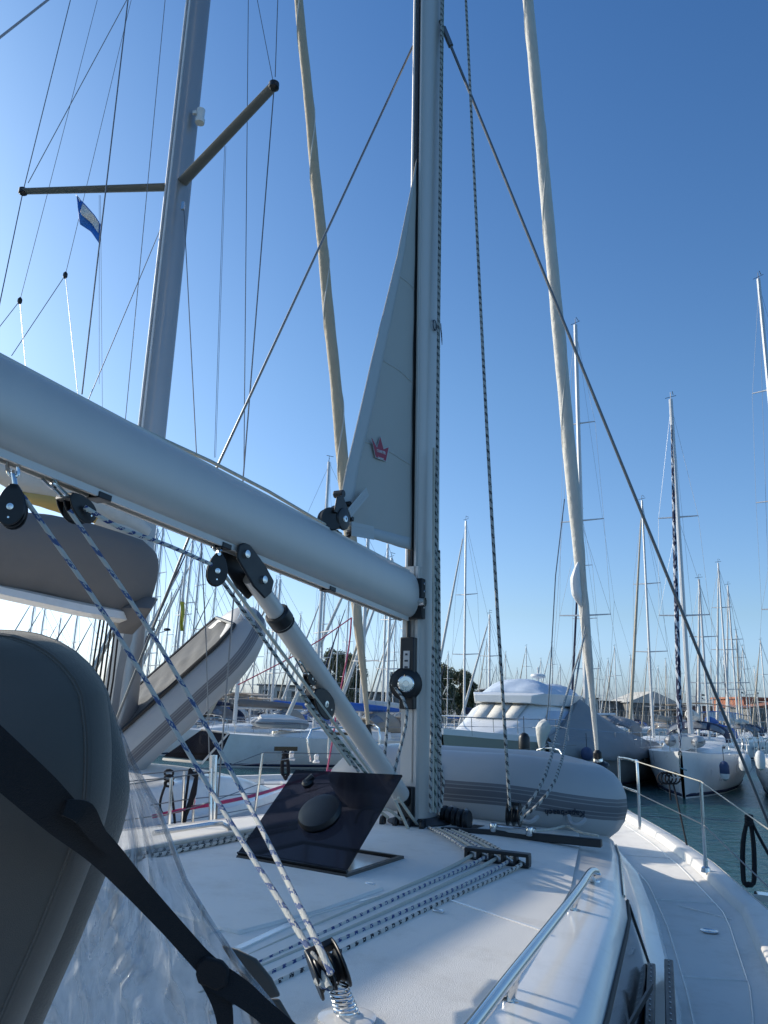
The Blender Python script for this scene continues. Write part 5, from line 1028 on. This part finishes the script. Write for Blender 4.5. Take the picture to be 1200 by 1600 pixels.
# ================================================================== buildings, lamps, trees
def bld(x0,y0,x1,y1,d_,mm,lb,depth=14,roof=None,wins=0,gable=0,ww=1.2,rows=1,cat='building',grp=None):
    a,b=D(x0,y1,d_),D(x1,y1,d_); zt=(D(x0,y0,d_).z+D(x1,y0,d_).z)/2; t=thing('building',V((a.x,d_,1)),lb,cat,grp); w=b.x-a.x
    MB().abox(a.x,b.x,d_,d_+depth,.9,zt).build('wall',mm,t)
    if gable:
        m=MB(); mx_=(a.x+b.x)/2; h=gable; m.prism([V((a.x-.5,d_-.4,zt)),V((b.x+.5,d_-.4,zt)),V((mx_,d_-.4,zt+h))],V((0,depth+.8,0))).build('roof',roof or roofd,t)
    else: MB().abox(a.x-.4,b.x+.4,d_-.4,d_+depth+.4,zt,zt+.35).build('roof',roof or roofd,t)
    for k in range(wins):
        for r_ in range(rows):
            cx=a.x+w*(k+.5)/wins; cz=zt-(1.6+3.2*r_)*1.0; f_=MB().abox(cx-ww/2,cx+ww/2,d_-.06,d_+.02,cz-.7,cz+.7).build('window',winm,t); MB().abox(cx-ww/2-.12,cx+ww/2+.12,d_-.12,d_-.061,cz-.9,cz-.75).build('sill',wallw,f_)
    return t
bld(402,1074,560,1106,160,wallw,'long pale building with small windows at the left beyond the moored boats',wins=7,ww=1.1)
bld(300,1084,402,1106,170,wallg,'low grey building behind the hoisted dinghy',wins=5)
bld(560,1084,650,1106,175,wallg,'low dark roofed building left of our mast beyond the boats',wins=6)
bld(735,1085,800,1108,170,wallg,'low brown roofed house behind the motor yacht',wins=4,gable=1.5,roof=roofd)
bld(872,1092,935,1118,155,wallw,'pale building with a flat dark roof left of the furled genoa foot',wins=4,rows=1)
bld(935,1098,985,1122,165,wallg,'low grey building right of the furled genoa',wins=3)
bld(984,1099,1062,1126,160,wallg,'grey warehouse with a shallow gable roof at the right',wins=6,gable=2.4,roof=wallw)
bld(1062,1106,1165,1128,165,wallg,'long low grey quay building between the warehouse and the red building',wins=9)
bld(1164,1094,1290,1126,150,brick,'red building with clay tile roof at the right edge',wins=6,roof=rooft,gable=0)
q=bld(1172,1108,1300,1126,140,wallg,'grey shed with a clay tile roof in front of the red building',wins=4,roof=rooft,gable=1.2)
# raised quay structure with railing
t=thing('quay_railing',D(1060,1118,135),'raised quay terrace with posts and rail behind the boats at right','terrace'); a,b=D(930,1118,135),D(1180,1122,135)
MB().abox(a.x,b.x,135,138,.9,1.9).build('deck_slab',wallg,t); m=MB()
for k in range(40): x=a.x+(b.x-a.x)*k/39; m.abox(x-.06,x+.06,135,135.1,1.9,3.3)
m.abox(a.x,b.x,135,135.12,3.25,3.4); m.build('railing',wallg,t)
t=thing('billboard',D(1129,1120,120),'pale blue sign board on the quay behind the sailboat with the blue sprayhood','sign'); c=D(1129,1120,120); MB().abox(c.x-2.2,c.x+2.2,120,120.2,c.z-.6,c.z+.7).build('board',bluewhite,t); MB().abox(c.x-.1,c.x+.1,120.2,120.4,.9,c.z-.5).build('post',steel,t)
def lamp(px,py,d_,lb,two=True):
    c=D(px,py,d_); t=thing('street_lamp',V((c.x,c.y,1)),lb,'street lamp','lamp posts on the far quay'); MB().tube([V((c.x,c.y,1)),c],[.10,.06],6).build('pole',alufar,t)
    w=.011*d_*.9; MB().tube([c-V((w,0,0)),c-V((0,0,.3)),c+V((w,0,0))],.05,5,2).build('arm',alufar,t)
    for s in ((-1,1) if two else (1,)): MB().lathe([(.05,-.1),(.38,-.02),(.3,.14),(.05,.2)],c+V((s*w,0,0)),(0,0,1),8).build('lamp_head',black,t)
lamp(249,984,75,'double headed lamp post between the masts at left'); lamp(1170,1083,130,'double armed lamp post in front of the red building'); lamp(1086,1086,130,'lamp post right of the blue hooded boat’s mast'); lamp(1108,1092,135,'lamp post halfway between the mast and the red building')
def tree(px0,px1,py,pyb,d_,lb,seed):
    rnd=random.Random(seed); a,b=D(px0,pyb,d_),D(px1,pyb,d_); top=D((px0+px1)/2,py,d_).z; cx=(a.x+b.x)/2; W=(b.x-a.x)/2; H=top-1; t=thing('tree',V((cx,d_,1)),lb,'tree','trees on the far shore')
    m=MB(); m.tube([V((cx,d_,1)),V((cx+.2,d_,1+H*.35)),V((cx,d_,1+H*.6))],[.4,.28,.15],8)
    cl=[]
    for k in range(9):
        an=k*2.4; q=V((cx+math.cos(an)*W*.55*rnd.random()**.5,d_+math.sin(an)*W*.6,1+H*rnd.uniform(.45,.85))); m.tube([V((cx,d_,1+H*.3)),q],[.16,.05],5)
    m.build('trunk',trunkm,t); m=MB()
    for k in range(60):
        an=rnd.uniform(0,6.3); rr_=rnd.random()**.5; h=rnd.uniform(.15,.93); w=W*(1.05 if h<.7 else .75); cl.append((V((cx+math.cos(an)*w*rr_*.85,d_+math.sin(an)*w*rr_*.85,1+H*h)),W*rnd.uniform(.2,.38)))
    for c,r_ in cl:
        for j in range(260):
            v=V((rnd.gauss(0,1),rnd.gauss(0,1),rnd.gauss(0,1))).normalized()*r_*rnd.uniform(.45,1.08); p=c+v; s=rnd.uniform(.10,.2); n=V((rnd.gauss(0,1),rnd.gauss(0,1),rnd.gauss(0,1))).normalized(); u=n.orthogonal().normalized(); w=n.cross(u)
            m.add([p-u*s,p+w*s*.6,p+u*s,p-w*s*.6],[[0,1,2,3]])
    m.build('crown',leaf,t,nofix=True)
tree(490,546,1014,1100,120,'dark leafy tree left of the tan furled sail behind the boom vang',1); tree(522,572,1018,1100,125,'leafy tree right of the tan furled sail behind the boom vang',2); tree(658,716,1038,1105,120,'tree immediately right of our mast on the far shore',3); tree(694,744,1046,1105,122,'rounded tree above the navy sail cover left of the motor yacht',4); tree(744,762,1096,1110,140,'low bushy tree beside the motor yacht’s wheelhouse',5)
